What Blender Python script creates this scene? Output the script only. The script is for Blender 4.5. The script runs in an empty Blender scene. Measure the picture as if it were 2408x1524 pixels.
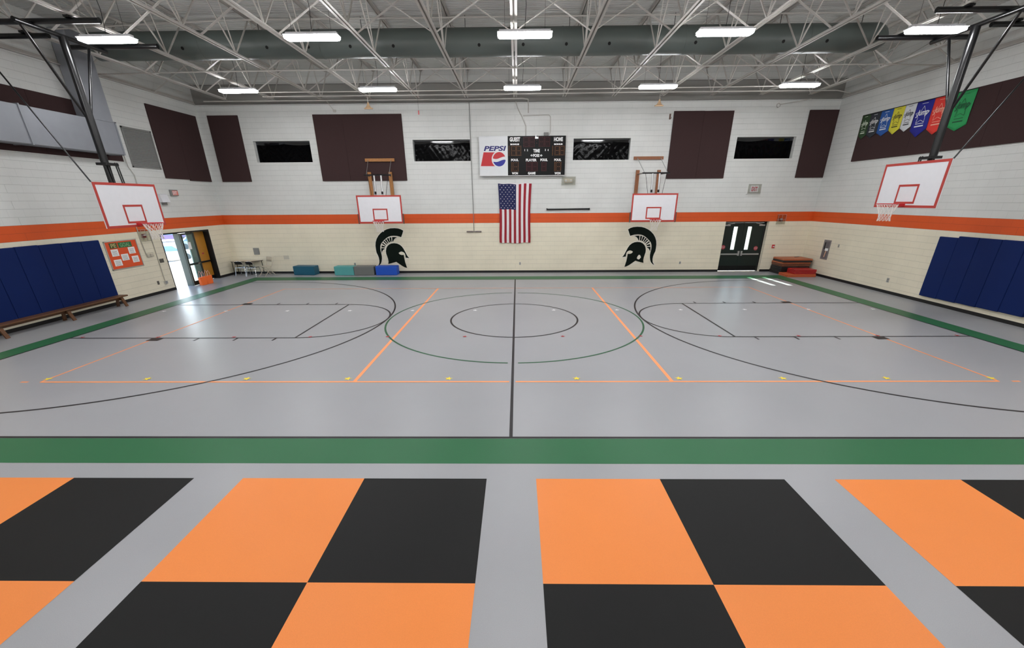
import bpy, bmesh, math, random
from mathutils import Vector, Matrix
random.seed(7)
S = bpy.context.scene
C = S.collection

# ------------------------------------------------------------------ camera, sky, sun, exposure
PITCH, YAW, ROLL = 0.38875, -0.01436, 0.00664
def camera_axes(p, y, r):
    cp, sp, cy, sy, cr, sr = math.cos(p), math.sin(p), math.cos(y), math.sin(y), math.cos(r), math.sin(r)
    fwd = Vector((sy * cp, cy * cp, -sp)); right = Vector((cy, -sy, 0)); down = fwd.cross(right)
    return cr * right + sr * down, -sr * right + cr * down, fwd
_r, _d, _f = camera_axes(PITCH, YAW, ROLL)
cam = bpy.data.cameras.new('camera'); cam_o = bpy.data.objects.new('camera', cam); C.objects.link(cam_o)
cam_o.matrix_world = Matrix(((_r.x, -_d.x, -_f.x, 0.0975), (_r.y, -_d.y, -_f.y, -11.8844), (_r.z, -_d.z, -_f.z, 3.1906), (0, 0, 0, 1)))
cam.sensor_width = 36; cam.lens = 14.696; cam.shift_y = 0.04639; cam.clip_start = 0.05; cam.clip_end = 300
S.camera = cam_o
S.view_settings.view_transform = 'Standard'; S.view_settings.look = 'None'
S.view_settings.gamma = 1; S.view_settings.use_curve_mapping = False
S.view_settings.exposure = 1.27
w = bpy.data.worlds.new('sky'); S.world = w; w.use_nodes = True
nt = w.node_tree; bg = nt.nodes['Background']
sky = nt.nodes.new('ShaderNodeTexSky'); sky.sky_type = 'NISHITA'; sky.sun_disc = False
sky.sun_elevation = math.radians(28); sky.sun_rotation = 0.0
nt.links.new(sky.outputs['Color'], bg.inputs['Color']); bg.inputs['Strength'].default_value = 0.5
sun = bpy.data.lights.new('sun', 'SUN'); sun.energy = 14; sun.angle = 0.009; sun.color = (1, 0.96, 0.9)
sun_o = bpy.data.objects.new('sun', sun); C.objects.link(sun_o)
sun_o.rotation_euler = Vector((0.09, -3.73, -1.985)).to_track_quat('-Z', 'Y').to_euler()
LAMP = 34.0          # radiance of the lamp lenses

# ------------------------------------------------------------------ materials
def lin(c):
    return tuple((v / 255 / 12.92) if v / 255 <= 0.04045 else ((v / 255 + 0.055) / 1.055) ** 2.4 for v in c)
MATS = {}
def mat(name, col, rough=0.6, metal=0.0, spec=0.5, noise=0.0, nscale=8.0, bump=0.0, bscale=40.0, emit=0.0, coat=0.0):
    if name in MATS: return MATS[name]
    m = bpy.data.materials.new(name); m.use_nodes = True; t = m.node_tree; b = t.nodes['Principled BSDF']
    c = lin(col) + (1,)
    b.inputs['Base Color'].default_value = c; b.inputs['Roughness'].default_value = rough
    b.inputs['Metallic'].default_value = metal; b.inputs['Specular IOR Level'].default_value = spec
    b.inputs['Coat Weight'].default_value = coat
    tc = t.nodes.new('ShaderNodeTexCoord')
    n = t.nodes.new('ShaderNodeTexNoise'); n.inputs['Scale'].default_value = nscale; n.inputs['Detail'].default_value = 4
    t.links.new(tc.outputs['Object'], n.inputs['Vector'])
    mx = t.nodes.new('ShaderNodeMix'); mx.data_type = 'RGBA'
    k = noise if noise else 0.04
    mx.inputs['A'].default_value = tuple(v * (1 - k) for v in c[:3]) + (1,)
    mx.inputs['B'].default_value = tuple(min(1, v * (1 + k)) for v in c[:3]) + (1,)
    t.links.new(n.outputs['Fac'], mx.inputs['Factor']); t.links.new(mx.outputs['Result'], b.inputs['Base Color'])
    if bump:
        n2 = t.nodes.new('ShaderNodeTexNoise'); n2.inputs['Scale'].default_value = bscale; n2.inputs['Detail'].default_value = 3
        t.links.new(tc.outputs['Object'], n2.inputs['Vector'])
        bp = t.nodes.new('ShaderNodeBump'); bp.inputs['Strength'].default_value = bump; bp.inputs['Distance'].default_value = 0.01
        t.links.new(n2.outputs['Fac'], bp.inputs['Height']); t.links.new(bp.outputs['Normal'], b.inputs['Normal'])
    if emit:
        b.inputs['Emission Color'].default_value = c; b.inputs['Emission Strength'].default_value = emit
    MATS[name] = m; return m

def block_wall(name, axis, horizontal_offset=0.0):
    """painted concrete block: courses 0.2032 high, cream below, an orange stripe, off white above"""
    m = bpy.data.materials.new(name); m.use_nodes = True; t = m.node_tree; b = t.nodes['Principled BSDF']; L = t.links
    tc = t.nodes.new('ShaderNodeTexCoord'); sp = t.nodes.new('ShaderNodeSeparateXYZ'); L.new(tc.outputs['Object'], sp.inputs[0])
    cb = t.nodes.new('ShaderNodeCombineXYZ'); L.new(sp.outputs[axis], cb.inputs[0]); L.new(sp.outputs['Z'], cb.inputs[1])
    br = t.nodes.new('ShaderNodeTexBrick'); br.offset = 0.5; br.inputs['Scale'].default_value = 1
    br.inputs['Brick Width'].default_value = 0.4064; br.inputs['Row Height'].default_value = 0.2032
    br.inputs['Mortar Size'].default_value = 0.0045; br.inputs['Mortar Smooth'].default_value = 0.4
    br.inputs['Color1'].default_value = (1, 1, 1, 1); br.inputs['Color2'].default_value = (0.975, 0.975, 0.975, 1)
    br.inputs['Mortar'].default_value = (0.68, 0.68, 0.68, 1)
    L.new(cb.outputs[0], br.inputs['Vector'])
    bh = t.nodes.new('ShaderNodeTexBrick'); bh.inputs['Scale'].default_value = 1; bh.inputs['Brick Width'].default_value = 400; bh.inputs['Row Height'].default_value = 0.2032
    bh.inputs['Mortar Size'].default_value = 0.006; bh.inputs['Mortar Smooth'].default_value = 0.5; bh.inputs['Color1'].default_value = bh.inputs['Color2'].default_value = (1, 1, 1, 1); bh.inputs['Mortar'].default_value = (0.55, 0.55, 0.55, 1)
    L.new(cb.outputs[0], bh.inputs['Vector'])
    bm_ = t.nodes.new('ShaderNodeMix'); bm_.data_type = 'RGBA'; bm_.blend_type = 'MULTIPLY'; bm_.inputs['Factor'].default_value = 1; L.new(br.outputs['Color'], bm_.inputs['A']); L.new(bh.outputs['Color'], bm_.inputs['B'])
    def above(z):
        g = t.nodes.new('ShaderNodeMath'); g.operation = 'GREATER_THAN'; g.inputs[1].default_value = z; L.new(sp.outputs['Z'], g.inputs[0]); return g
    m1 = t.nodes.new('ShaderNodeMix'); m1.data_type = 'RGBA'; m1.inputs['A'].default_value = lin((234, 226, 204)) + (1,); m1.inputs['B'].default_value = lin((220, 86, 26)) + (1,)
    L.new(above(2.238).outputs[0], m1.inputs['Factor'])
    m2 = t.nodes.new('ShaderNodeMix'); m2.data_type = 'RGBA'; m2.inputs['B'].default_value = lin((218, 219, 216)) + (1,)
    L.new(m1.outputs['Result'], m2.inputs['A']); L.new(above(2.640).outputs[0], m2.inputs['Factor'])
    ml = t.nodes.new('ShaderNodeMix'); ml.data_type = 'RGBA'; ml.blend_type = 'MULTIPLY'; ml.inputs['Factor'].default_value = 0.45
    L.new(m2.outputs['Result'], ml.inputs['A']); L.new(bm_.outputs['Result'], ml.inputs['B'])
    n = t.nodes.new('ShaderNodeTexNoise'); n.inputs['Scale'].default_value = 1.3; n.inputs['Detail'].default_value = 6; L.new(tc.outputs['Object'], n.inputs['Vector'])
    mr = t.nodes.new('ShaderNodeMapRange'); mr.inputs['From Min'].default_value = 0.3; mr.inputs['From Max'].default_value = 0.7; mr.inputs['To Min'].default_value = 0.93; mr.inputs['To Max'].default_value = 1.0
    L.new(n.outputs['Fac'], mr.inputs['Value'])
    m3 = t.nodes.new('ShaderNodeMix'); m3.data_type = 'RGBA'; m3.blend_type = 'MULTIPLY'; m3.inputs['Factor'].default_value = 1
    L.new(ml.outputs['Result'], m3.inputs['A']); L.new(mr.outputs['Result'], m3.inputs['B']); L.new(m3.outputs['Result'], b.inputs['Base Color'])
    n2 = t.nodes.new('ShaderNodeTexNoise'); n2.inputs['Scale'].default_value = 60; L.new(tc.outputs['Object'], n2.inputs['Vector'])
    ad = t.nodes.new('ShaderNodeMath'); ad.operation = 'MULTIPLY_ADD'; ad.inputs[1].default_value = 0.15
    L.new(n2.outputs['Fac'], ad.inputs[0]); iv = t.nodes.new('ShaderNodeMath'); iv.operation = 'SUBTRACT'; iv.inputs[0].default_value = 1; L.new(bh.outputs['Fac'], iv.inputs[1]); L.new(iv.outputs[0], ad.inputs[2])
    bp = t.nodes.new('ShaderNodeBump'); bp.inputs['Strength'].default_value = 0.5; bp.inputs['Distance'].default_value = 0.006
    L.new(ad.outputs[0], bp.inputs['Height']); L.new(bp.outputs['Normal'], b.inputs['Normal'])
    b.inputs['Roughness'].default_value = 0.5
    return m

def floor_mat(name, col, rough=0.42):
    m = bpy.data.materials.new(name); m.use_nodes = True; t = m.node_tree; b = t.nodes['Principled BSDF']; L = t.links
    c = lin(col)
    tc = t.nodes.new('ShaderNodeTexCoord')
    n = t.nodes.new('ShaderNodeTexNoise'); n.inputs['Scale'].default_value = 0.35; n.inputs['Detail'].default_value = 5; L.new(tc.outputs['Object'], n.inputs['Vector'])
    n2 = t.nodes.new('ShaderNodeTexNoise'); n2.inputs['Scale'].default_value = 160; n2.inputs['Detail'].default_value = 2; L.new(tc.outputs['Object'], n2.inputs['Vector'])
    ad = t.nodes.new('ShaderNodeMath'); ad.operation = 'ADD'; L.new(n.outputs['Fac'], ad.inputs[0]); L.new(n2.outputs['Fac'], ad.inputs[1])
    mr = t.nodes.new('ShaderNodeMapRange'); mr.inputs['From Min'].default_value = 0.7; mr.inputs['From Max'].default_value = 1.3; mr.inputs['To Min'].default_value = 0.94; mr.inputs['To Max'].default_value = 1.06
    L.new(ad.outputs[0], mr.inputs['Value'])
    mx = t.nodes.new('ShaderNodeMix'); mx.data_type = 'RGBA'; mx.blend_type = 'MULTIPLY'; mx.inputs['Factor'].default_value = 1; mx.inputs['A'].default_value = c + (1,)
    L.new(mr.outputs['Result'], mx.inputs['B']); L.new(mx.outputs['Result'], b.inputs['Base Color'])
    n3 = t.nodes.new('ShaderNodeTexNoise'); n3.inputs['Scale'].default_value = 2.2; n3.inputs['Detail'].default_value = 3; L.new(tc.outputs['Object'], n3.inputs['Vector'])
    ad2 = t.nodes.new('ShaderNodeMath'); ad2.operation = 'MULTIPLY_ADD'; ad2.inputs[1].default_value = 0.25; L.new(n2.outputs['Fac'], ad2.inputs[0]); L.new(n3.outputs['Fac'], ad2.inputs[2])
    bp = t.nodes.new('ShaderNodeBump'); bp.inputs['Strength'].default_value = 0.12; bp.inputs['Distance'].default_value = 0.01
    L.new(ad2.outputs[0], bp.inputs['Height']); L.new(bp.outputs['Normal'], b.inputs['Normal'])
    b.inputs['Roughness'].default_value = rough; b.inputs['Specular IOR Level'].default_value = 0.2
    return m

def glass_mat(name, tint=(235, 245, 242), refl=0.08):
    m = bpy.data.materials.new(name); m.use_nodes = True; t = m.node_tree
    for n in list(t.nodes): t.nodes.remove(n)
    o = t.nodes.new('ShaderNodeOutputMaterial'); mx = t.nodes.new('ShaderNodeMixShader'); mx.inputs[0].default_value = refl
    a = t.nodes.new('ShaderNodeBsdfTransparent'); a.inputs[0].default_value = lin(tint) + (1,)
    g = t.nodes.new('ShaderNodeBsdfGlossy'); g.inputs['Roughness'].default_value = 0.03
    t.links.new(a.outputs[0], mx.inputs[1]); t.links.new(g.outputs[0], mx.inputs[2]); t.links.new(mx.outputs[0], o.inputs[0])
    return m

M_FLOOR = floor_mat('grey_rubber_floor', (155, 156, 159), 0.34)
M_FGREEN = floor_mat('green_floor_paint', (44, 102, 66)); M_FBLACK = floor_mat('black_floor_paint', (14, 14, 14), 0.55)
M_FORANGE = floor_mat('orange_floor_tile', (232, 136, 68)); M_FLINEB = floor_mat('black_line_paint', (38, 36, 38))
M_FLINEO = floor_mat('orange_line_paint', (248, 158, 104)); M_FLINEG = floor_mat('dark_green_line_paint', (44, 92, 62))
M_YELLOW = mat('yellow_vinyl', (240, 215, 60)); M_WHITEV = mat('white_vinyl', (240, 240, 240)); M_REDV = mat('red_vinyl', (170, 48, 52))
M_WALLX = block_wall('painted_block_back', 'X'); M_WALLY = block_wall('painted_block_side', 'Y')
M_STEEL = mat('white_painted_steel', (188, 184, 178), 0.55, noise=0.08)
M_DECK = mat('white_roof_deck', (194, 194, 190), 0.6, noise=0.1, nscale=1.5)
M_DUCT = mat('grey_green_duct', (90, 98, 94), 0.45, noise=0.06, nscale=2)
M_GALV = mat('galvanised_steel', (150, 153, 160), 0.42, metal=0.3, noise=0.08, nscale=4)
M_BLACK = mat('black_paint', (12, 12, 13), 0.5, spec=0.3); M_RUBBER = mat('black_rubber_base', (14, 13, 14), 0.5)
M_BLKSTEEL = mat('black_steel_pipe', (9, 9, 11), 0.28)
M_MAROON = mat('maroon_fabric', (66, 50, 50), 0.95, spec=0.1, noise=0.12, nscale=60, bump=0.3, bscale=200)
M_BLUE = mat('blue_vinyl_pad', (6, 32, 88), 0.6, spec=0.2, noise=0.06, nscale=3, bump=0.15, bscale=80)
M_WHITE = mat('white_enamel', (222, 222, 226), 0.4); M_BOARDRED = mat('backboard_red', (178, 58, 50), 0.45)
M_RED = mat('rim_red', (190, 34, 40), 0.4); M_NET = mat('net_cord', (232, 226, 220), 0.8)
M_WOOD = mat('oak_wood', (166, 112, 58), 0.5, noise=0.25, nscale=14); M_WOODR = mat('reddish_wood', (142, 88, 54), 0.5, noise=0.25, nscale=14)
M_WOODD = mat('bench_wood', (98, 64, 38), 0.45, noise=0.3, nscale=12); M_DOORWOOD = mat('varnished_door_wood', (188, 128, 44), 0.4, noise=0.16, nscale=5)
M_ALU = mat('brushed_aluminium', (190, 190, 190), 0.35, metal=0.7); M_CHROME = mat('chrome', (215, 215, 215), 0.15, metal=1.0)
M_PLASTIC = mat('black_plastic_sheet', (5, 5, 6), 0.10, spec=0.07); M_DARKGLASS = mat('dark_glass', (8, 9, 12), 0.05, spec=0.8)
M_GREENDOOR = mat('dark_green_door', (14, 30, 26), 0.38); M_FRAMEDK = mat('dark_green_frame', (24, 36, 34), 0.4)
M_JAMB = mat('grey_green_jamb', (70, 80, 76), 0.5); M_GLASS = glass_mat('door_glass')
M_GREYBOX = mat('grey_box_paint', (128, 128, 126), 0.5); M_CONDUIT = mat('painted_conduit', (176, 170, 158), 0.5)
M_LENS = mat('lamp_lens', (252, 253, 255), 0.5, emit=LAMP); M_BEIGE = mat('beige_plastic', (212, 178, 140), 0.5)
M_BROWN = mat('brown_pad', (92, 68, 56), 0.6); M_GROUND = mat('concrete_paving', (176, 172, 164), 0.9, noise=0.1, nscale=2)
M_EMBLEM = mat('dark_green_emblem', (9, 20, 14), 0.75, spec=0.15); M_CREAMW = mat('emblem_border_white', (232, 226, 212), 0.6)
M_PANELW = mat('sign_white', (218, 220, 222), 0.4); M_SBBLACK = mat('scoreboard_black', (13, 13, 14), 0.5, spec=0.2, noise=0.15, nscale=3)
M_NAVY = mat('logo_navy', (24, 20, 104), 0.4); M_LRED = mat('logo_red', (190, 26, 38), 0.4); M_LBLUE = mat('logo_blue', (22, 28, 140), 0.4)
M_AMBER = mat('amber_led_off', (200, 132, 70), 0.4); M_DKRED = mat('red_led_off', (112, 34, 40), 0.4); M_DIGITR = mat('digit_filter_red', (36, 12, 14), 0.5, spec=0.2); M_DIGITA = mat('digit_filter_amber', (34, 20, 14), 0.5, spec=0.2)
M_FLAGW = mat('flag_white', (226, 220, 222), 0.8); M_FLAGR = mat('flag_red', (150, 24, 40), 0.8); M_FLAGB = mat('flag_blue', (26, 30, 78), 0.8)

# ------------------------------------------------------------------ mesh helpers
class MB:
    def __init__(s): s.v = []; s.f = []; s.m = []; s.sm = []
    def add(s, vs, fs, mi=0, smooth=False):
        o = len(s.v); s.v += [tuple(v) for v in vs]
        for f in fs: s.f.append([i + o for i in f]); s.m.append(mi); s.sm.append(smooth)
        return s
    def box(s, x0, x1, y0, y1, z0, z1, mi=0):
        vs = [(x, y, z) for z in (z0, z1) for y in (y0, y1) for x in (x0, x1)]
        return s.add(vs, [(0, 2, 3, 1), (4, 5, 7, 6), (0, 1, 5, 4), (2, 6, 7, 3), (0, 4, 6, 2), (1, 3, 7, 5)], mi)
    def obox(s, c, ax, ay, az, mi=0):
        """box round centre c with half axis vectors"""
        c, ax, ay, az = Vector(c), Vector(ax), Vector(ay), Vector(az)
        vs = [c + i * ax + j * ay + k * az for k in (-1, 1) for j in (-1, 1) for i in (-1, 1)]
        return s.add(vs, [(0, 2, 3, 1), (4, 5, 7, 6), (0, 1, 5, 4), (2, 6, 7, 3), (0, 4, 6, 2), (1, 3, 7, 5)], mi)
    def bar(s, a, b, w, h, mi=0, up=(0, 0, 1)):
        a, b = Vector(a), Vector(b); d = b - a
        u = Vector(up)
        if abs(d.normalized().dot(u)) > 0.99: u = Vector((0, 1, 0))
        side = d.cross(u).normalized(); u = side.cross(d).normalized()
        return s.obox((a + b) / 2, d / 2, side * w / 2, u * h / 2, mi)
    def tube(s, pts, r, n=8, mi=0, cap=True, closed=False, smooth=True):
        pts = [Vector(p) for p in pts]; rings = []; N = len(pts)
        ref = None
        for i, p in enumerate(pts):
            if closed: d = pts[(i + 1) % N] - pts[i - 1]
            else: d = pts[min(i + 1, N - 1)] - pts[max(i - 1, 0)]
            d.normalize()
            if ref is None: ref = Vector((0, 0, 1)) if abs(d.z) < 0.9 else Vector((1, 0, 0))
            a = d.cross(ref).normalized(); b = a.cross(d).normalized(); ref = b
            rr = r[i] if isinstance(r, (list, tuple)) else r
            rings.append([p + rr * (math.cos(t) * a + math.sin(t) * b) for t in [2 * math.pi * k / n for k in range(n)]])
        vs = [v for R in rings for v in R]; fs = []
        for i in range(N if closed else N - 1):
            j = (i + 1) % N
            for k in range(n): fs.append((i * n + k, i * n + (k + 1) % n, j * n + (k + 1) % n, j * n + k))
        s.add(vs, fs, mi, smooth)
        if cap and not closed: s.add(rings[0], [tuple(range(n))], mi); s.add(rings[-1], [tuple(range(n - 1, -1, -1))], mi)
        return s
    def prism(s, poly, f, t0, t1, mi=0, side_mi=None):
        """poly = 2D outline, f(a, b, t) -> 3D point; extruded from t0 to t1"""
        from mathutils.geometry import tessellate_polygon
        n = len(poly); A = [f(a, b, t0) for a, b in poly]; B = [f(a, b, t1) for a, b in poly]
        tri = tessellate_polygon([[Vector((a, b, 0)) for a, b in poly]])
        s.add(A, [tuple(t) for t in tri], mi); s.add(B, [tuple(reversed(t)) for t in tri], mi)
        if abs(t1 - t0) > 1e-6: s.add(A + B, [(i, (i + 1) % n, n + (i + 1) % n, n + i) for i in range(n)], mi if side_mi is None else side_mi)
        return s
    def text(s, string, x0, x1, z0, z1, f, t0, t1, mi=0, weight=0.0, shear=0.0):
        """lettering fitted into a box of the (a, b) plane"""
        cu = bpy.data.curves.new('lettering', 'FONT'); cu.body = string; cu.extrude = 0; cu.offset = weight; cu.shear = shear; cu.resolution_u = 3; cu.size = 1; cu.fill_mode = 'FRONT'
        o = bpy.data.objects.new('lettering', cu); C.objects.link(o)
        dg = bpy.context.evaluated_depsgraph_get(); me = bpy.data.meshes.new_from_object(o.evaluated_get(dg))
        bpy.data.objects.remove(o); bpy.data.curves.remove(cu)
        if not me.vertices: return s
        xs = [v.co.x for v in me.vertices]; ys = [v.co.y for v in me.vertices]
        ax, bx, ay, by = min(xs), max(xs), min(ys), max(ys)
        vs = [f(x0 + (v.co.x - ax) / (bx - ax or 1) * (x1 - x0), z0 + (v.co.y - ay) / (by - ay or 1) * (z1 - z0), t1) for v in me.vertices]
        s.add(vs, [tuple(p.vertices) for p in me.polygons], mi)
        bpy.data.meshes.remove(me); return s
    def build(s, name, mats, parent=None, loc=None, bevel=0.0):
        me = bpy.data.meshes.new(name)
        L = Vector(loc) if loc is not None else Vector((0, 0, 0))
        me.from_pydata([tuple(Vector(v) - L) for v in s.v], [], s.f)
        if not isinstance(mats, (list, tuple)): mats = [mats]
        for m in mats: me.materials.append(m)
        for p, mi, sm in zip(me.polygons, s.m, s.sm): p.material_index = mi; p.use_smooth = sm
        bm = bmesh.new(); bm.from_mesh(me); bmesh.ops.recalc_face_normals(bm, faces=bm.faces); bm.to_mesh(me); bm.free()
        o = bpy.data.objects.new(name, me); C.objects.link(o)
        if parent is not None: o.parent = parent; o.location = (0, 0, 0) if loc is None else L
        else: o.location = L
        if bevel:
            b = o.modifiers.new('bevel', 'BEVEL'); b.width = bevel; b.segments = 2; b.limit_method = 'ANGLE'
        return o

def tag(o, label=None, cat=None, group=None, kind=None):
    if label: o['label'] = label
    if cat: o['category'] = cat
    if group: o['group'] = group
    if kind: o['kind'] = kind
    return o
def thing(name, label, cat, loc=(0, 0, 0), rz=0.0, group=None):
    o = bpy.data.objects.new(name, None); C.objects.link(o); o.location = loc; o.rotation_euler = (0, 0, rz); o.empty_display_size = 0.1
    return tag(o, label, cat, group)
def struct(name): 
    o = bpy.data.objects.new(name, None); C.objects.link(o); o['kind'] = 'structure'; return o
def copy_thing(root, loc, label, rz=None):
    r = root.copy(); C.objects.link(r); r.location = loc
    if rz is not None: r.rotation_euler = (0, 0, rz)
    r['label'] = label
    for ch in list(root.children):
        c = ch.copy(); C.objects.link(c); c.parent = r
        for g in ch.children:
            d = g.copy(); C.objects.link(d); d.parent = c
    return r
def offset_poly(poly, d):
    """grow an outline by d"""
    n = len(poly); area = sum(poly[i][0] * poly[(i + 1) % n][1] - poly[(i + 1) % n][0] * poly[i][1] for i in range(n))
    s = 1 if area > 0 else -1; out = []
    for i in range(n):
        p0, p1, p2 = Vector(poly[i - 1]), Vector(poly[i]), Vector(poly[(i + 1) % n])
        e1 = (p1 - p0).normalized(); e2 = (p2 - p1).normalized()
        n1 = Vector((e1.y, -e1.x)) * s; n2 = Vector((e2.y, -e2.x)) * s
        m = n1 + n2
        if m.length < 0.2: m = e1 - e2
        m.normalize(); k = max(0.45, m.dot(n1)); out.append(tuple(p1 + m * d / k))
    return out
FLAT = lambda a, b, t: (a, b, t)            # floor plane
BACKW = lambda a, b, t: (a, t, b)           # a plane parallel to the back wall
SIDEW = lambda a, b, t: (t, a, b)           # a plane parallel to the side walls
def circle2(cx, cy, r, n=24, a0=0.0): return [(cx + r * math.cos(a0 + 2 * math.pi * k / n), cy + r * math.sin(a0 + 2 * math.pi * k / n)) for k in range(n)]

YB, XW, ZT, YF = 8.37, 13.41, 6.957, -14.0      # back wall, side walls, top of block, wall behind the camera
ZD = 8.10                                       # roof deck
# ------------------------------------------------------------------ room shell
def slab_with_holes(f, a0, a1, b0, b1, holes, t0, t1):
    """wall slab in the (a, b) plane from t0 (room side) to t1 with rectangular openings"""
    A = sorted({a0, a1} | {h[0] for h in holes} | {h[1] for h in holes}); B = sorted({b0, b1} | {h[2] for h in holes} | {h[3] for h in holes})
    m = MB(); solid = lambda i, j: 0 <= i < len(A) - 1 and 0 <= j < len(B) - 1 and not any(h[0] <= (A[i] + A[i + 1]) / 2 <= h[1] and h[2] <= (B[j] + B[j + 1]) / 2 <= h[3] for h in holes)
    for i in range(len(A) - 1):
        for j in range(len(B) - 1):
            if not solid(i, j): continue
            q = [(A[i], B[j]), (A[i + 1], B[j]), (A[i + 1], B[j + 1]), (A[i], B[j + 1])]
            for t in (t0, t1): m.add([f(a, b, t) for a, b in q], [(0, 1, 2, 3)])
            for (di, dj), (p, r) in (((0, -1), (0, 1)), ((1, 0), (1, 2)), ((0, 1), (2, 3)), ((-1, 0), (3, 0))):
                if not solid(i + di, j + dj): m.add([f(*q[p], t0), f(*q[r], t0), f(*q[r], t1), f(*q[p], t1)], [(0, 1, 2, 3)])
    return m
WINS = [(-11.27, -8.83), (-4.39, -1.925), (2.50, 4.93), (9.42, 11.90)]
WZ = (4.785, 5.61)
DOORB = (9.57, 11.53, 0.0, 2.235)
DOORL = (4.50, 7.20, 0.0, 2.10)
holes = [(a, b, WZ[0], WZ[1]) for a, b in WINS] + [DOORB]
slab_with_holes(BACKW, -XW - 0.3, XW + 0.3, 0, ZD + 0.1, holes, YB, YB + 0.3).build('wall_back', M_WALLX)['kind'] = 'structure'
slab_with_holes(SIDEW, YF, YB, 0, ZD + 0.1, [DOORL], -XW, -XW - 0.3).build('wall_left', M_WALLY)['kind'] = 'structure'
slab_with_holes(SIDEW, YF, YB, 0, ZD + 0.1, [], XW, XW + 0.3).build('wall_right', M_WALLY)['kind'] = 'structure'
MB().box(-XW - 0.3, XW + 0.3, YF - 0.3, YF, 0, ZD + 0.1).build('wall_front', M_WALLX)['kind'] = 'structure'

floor = MB().box(-XW - 0.3, XW + 0.3, YF - 0.3, YB + 0.3, -0.2, 0).build('floor', M_FLOOR); floor['kind'] = 'structure'
# corrugated deck
prof = []; y = YF - 0.2; p = 0.110
while y < YB + 0.25:
    prof += [(y, ZD), (y + 0.070, ZD), (y + 0.080, ZD + 0.020), (y + 0.100, ZD + 0.020)]; y += p
dk = MB(); n = len(prof)
dk.add([(x, a, b) for x in (-XW - 0.3, XW + 0.3) for a, b in prof], [(i, i + 1, n + i + 1, n + i) for i in range(n - 1)])
dk.box(-XW - 0.3, XW + 0.3, YF - 0.3, YB + 0.3, ZD + 0.04, ZD + 0.2)
dk.build('ceiling', M_DECK)['kind'] = 'structure'

# ground outside
MB().box(-20, -XW - 0.3, -40, 90, -0.15, -0.02).prism([(-20, -0.02), (-28, -2.0), (-90, -2.0), (-90, -2.2), (-28, -2.2), (-20, -0.2)], lambda a, b, t: (a, t, b), -40, 120).box(-XW - 0.3, 60, YB + 0.3, 60, -0.15, -0.02).build('ground', M_GROUND)['kind'] = 'structure'

# baseboards
MB().box(-XW, DOORB[0], YB - 0.012, YB, 0, 0.10).box(DOORB[1], XW, YB - 0.012, YB, 0, 0.10).build('baseboard_back', M_RUBBER)['kind'] = 'structure'
MB().box(-XW, -XW + 0.012, YF, DOORL[0], 0, 0.10).box(-XW, -XW + 0.012, DOORL[1], YB, 0, 0.10).build('baseboard_left', M_RUBBER)['kind'] = 'structure'
MB().box(XW - 0.012, XW, YF, YB, 0, 0.10).build('baseboard_right', M_RUBBER)['kind'] = 'structure'

# perimeter steel: beam over the back wall, ledge angles on the sides
MB().box(-XW, XW, YB - 0.10, YB, ZT, ZT + 0.02).box(-XW, XW, YB - 0.02, YB, ZT, 7.64).box(-XW, XW, YB - 0.10, YB, 7.63, 7.65).build('trim_1', mat('grey_steel_beam', (140, 138, 134), 0.6))['kind'] = 'structure'
for i, sx in enumerate((-1, 1)):
    x = sx * XW
    m = MB(); m.box(min(x, x - sx * 0.10), max(x, x - sx * 0.10), YF, YB, ZT, ZT + 0.02); m.box(min(x, x - sx * 0.02), max(x, x - sx * 0.02), YF, YB, ZT, ZT + 0.12)
    m.build('trim_%d' % (i + 2), M_STEEL)['kind'] = 'structure'

# ------------------------------------------------------------------ floor markings (painted parts of the floor)
def fpart(name, m, mt, label=None):
    o = m.build(name, mt, floor)
    if label: o['label'] = label
    return o
def frect(m, x0, x1, y0, y1, z): m.add([(x0, y0, z), (x1, y0, z), (x1, y1, z), (x0, y1, z)], [(0, 1, 2, 3)])
def fline(m, x0, y0, x1, y1, w, z):
    d = Vector((x1 - x0, y1 - y0)).normalized(); s = Vector((-d.y, d.x)) * w / 2
    m.add([(x0 - s.x, y0 - s.y, z), (x1 - s.x, y1 - s.y, z), (x1 + s.x, y1 + s.y, z), (x0 + s.x, y0 + s.y, z)], [(0, 1, 2, 3)])
def farc(m, cx, cy, r, a0, a1, w, z, n=96):
    pts = [a0 + (a1 - a0) * k / n for k in range(n + 1)]
    vs = [(cx + (r + s * w / 2) * math.cos(a), cy + (r + s * w / 2) * math.sin(a), z) for a in pts for s in (-1, 1)]
    m.add(vs, [(2 * i, 2 * i + 2, 2 * i + 3, 2 * i + 1) for i in range(n)])
XL, YN, YR = 11.33, 6.63, 6.50       # court lines
g = MB(); gw = 0.62; z = 0.0012
frect(g, -XL - 0.55, XL + 0.55, -7.28, -6.66, z); frect(g, -XL - 0.55, XL + 0.55, 6.50, 7.27, z)
frect(g, -XL - 0.55, -XL - 0.02, -6.66, 6.50, z); frect(g, XL + 0.02, XL + 0.55, -6.66, 6.50, z)
fpart('border_band', g, M_FGREEN, 'wide green band painted round the court')
b = MB(); z = 0.0024
fline(b, -XL, -YN, XL, -YN, 0.05, z); fline(b, -XL, 6.48, XL, 6.48, 0.05, z); fline(b, -XL, -YN, -XL, 6.48, 0.05, z); fline(b, XL, -YN, XL, 6.48, 0.05, z)
fpart('boundary_line', b, M_FLINEB)
fpart('center_line', (lambda m: (fline(m, 0, -YN, 0, 6.48, 0.05, 0.0048), m)[1])(MB()), M_FLINEB)
fpart('center_circle', (lambda m: (farc(m, 0, 0, 1.83, 0, 2 * math.pi, 0.05, 0.0036), m)[1])(MB()), M_FLINEB)
m = MB(); gap = 0.03
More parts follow.
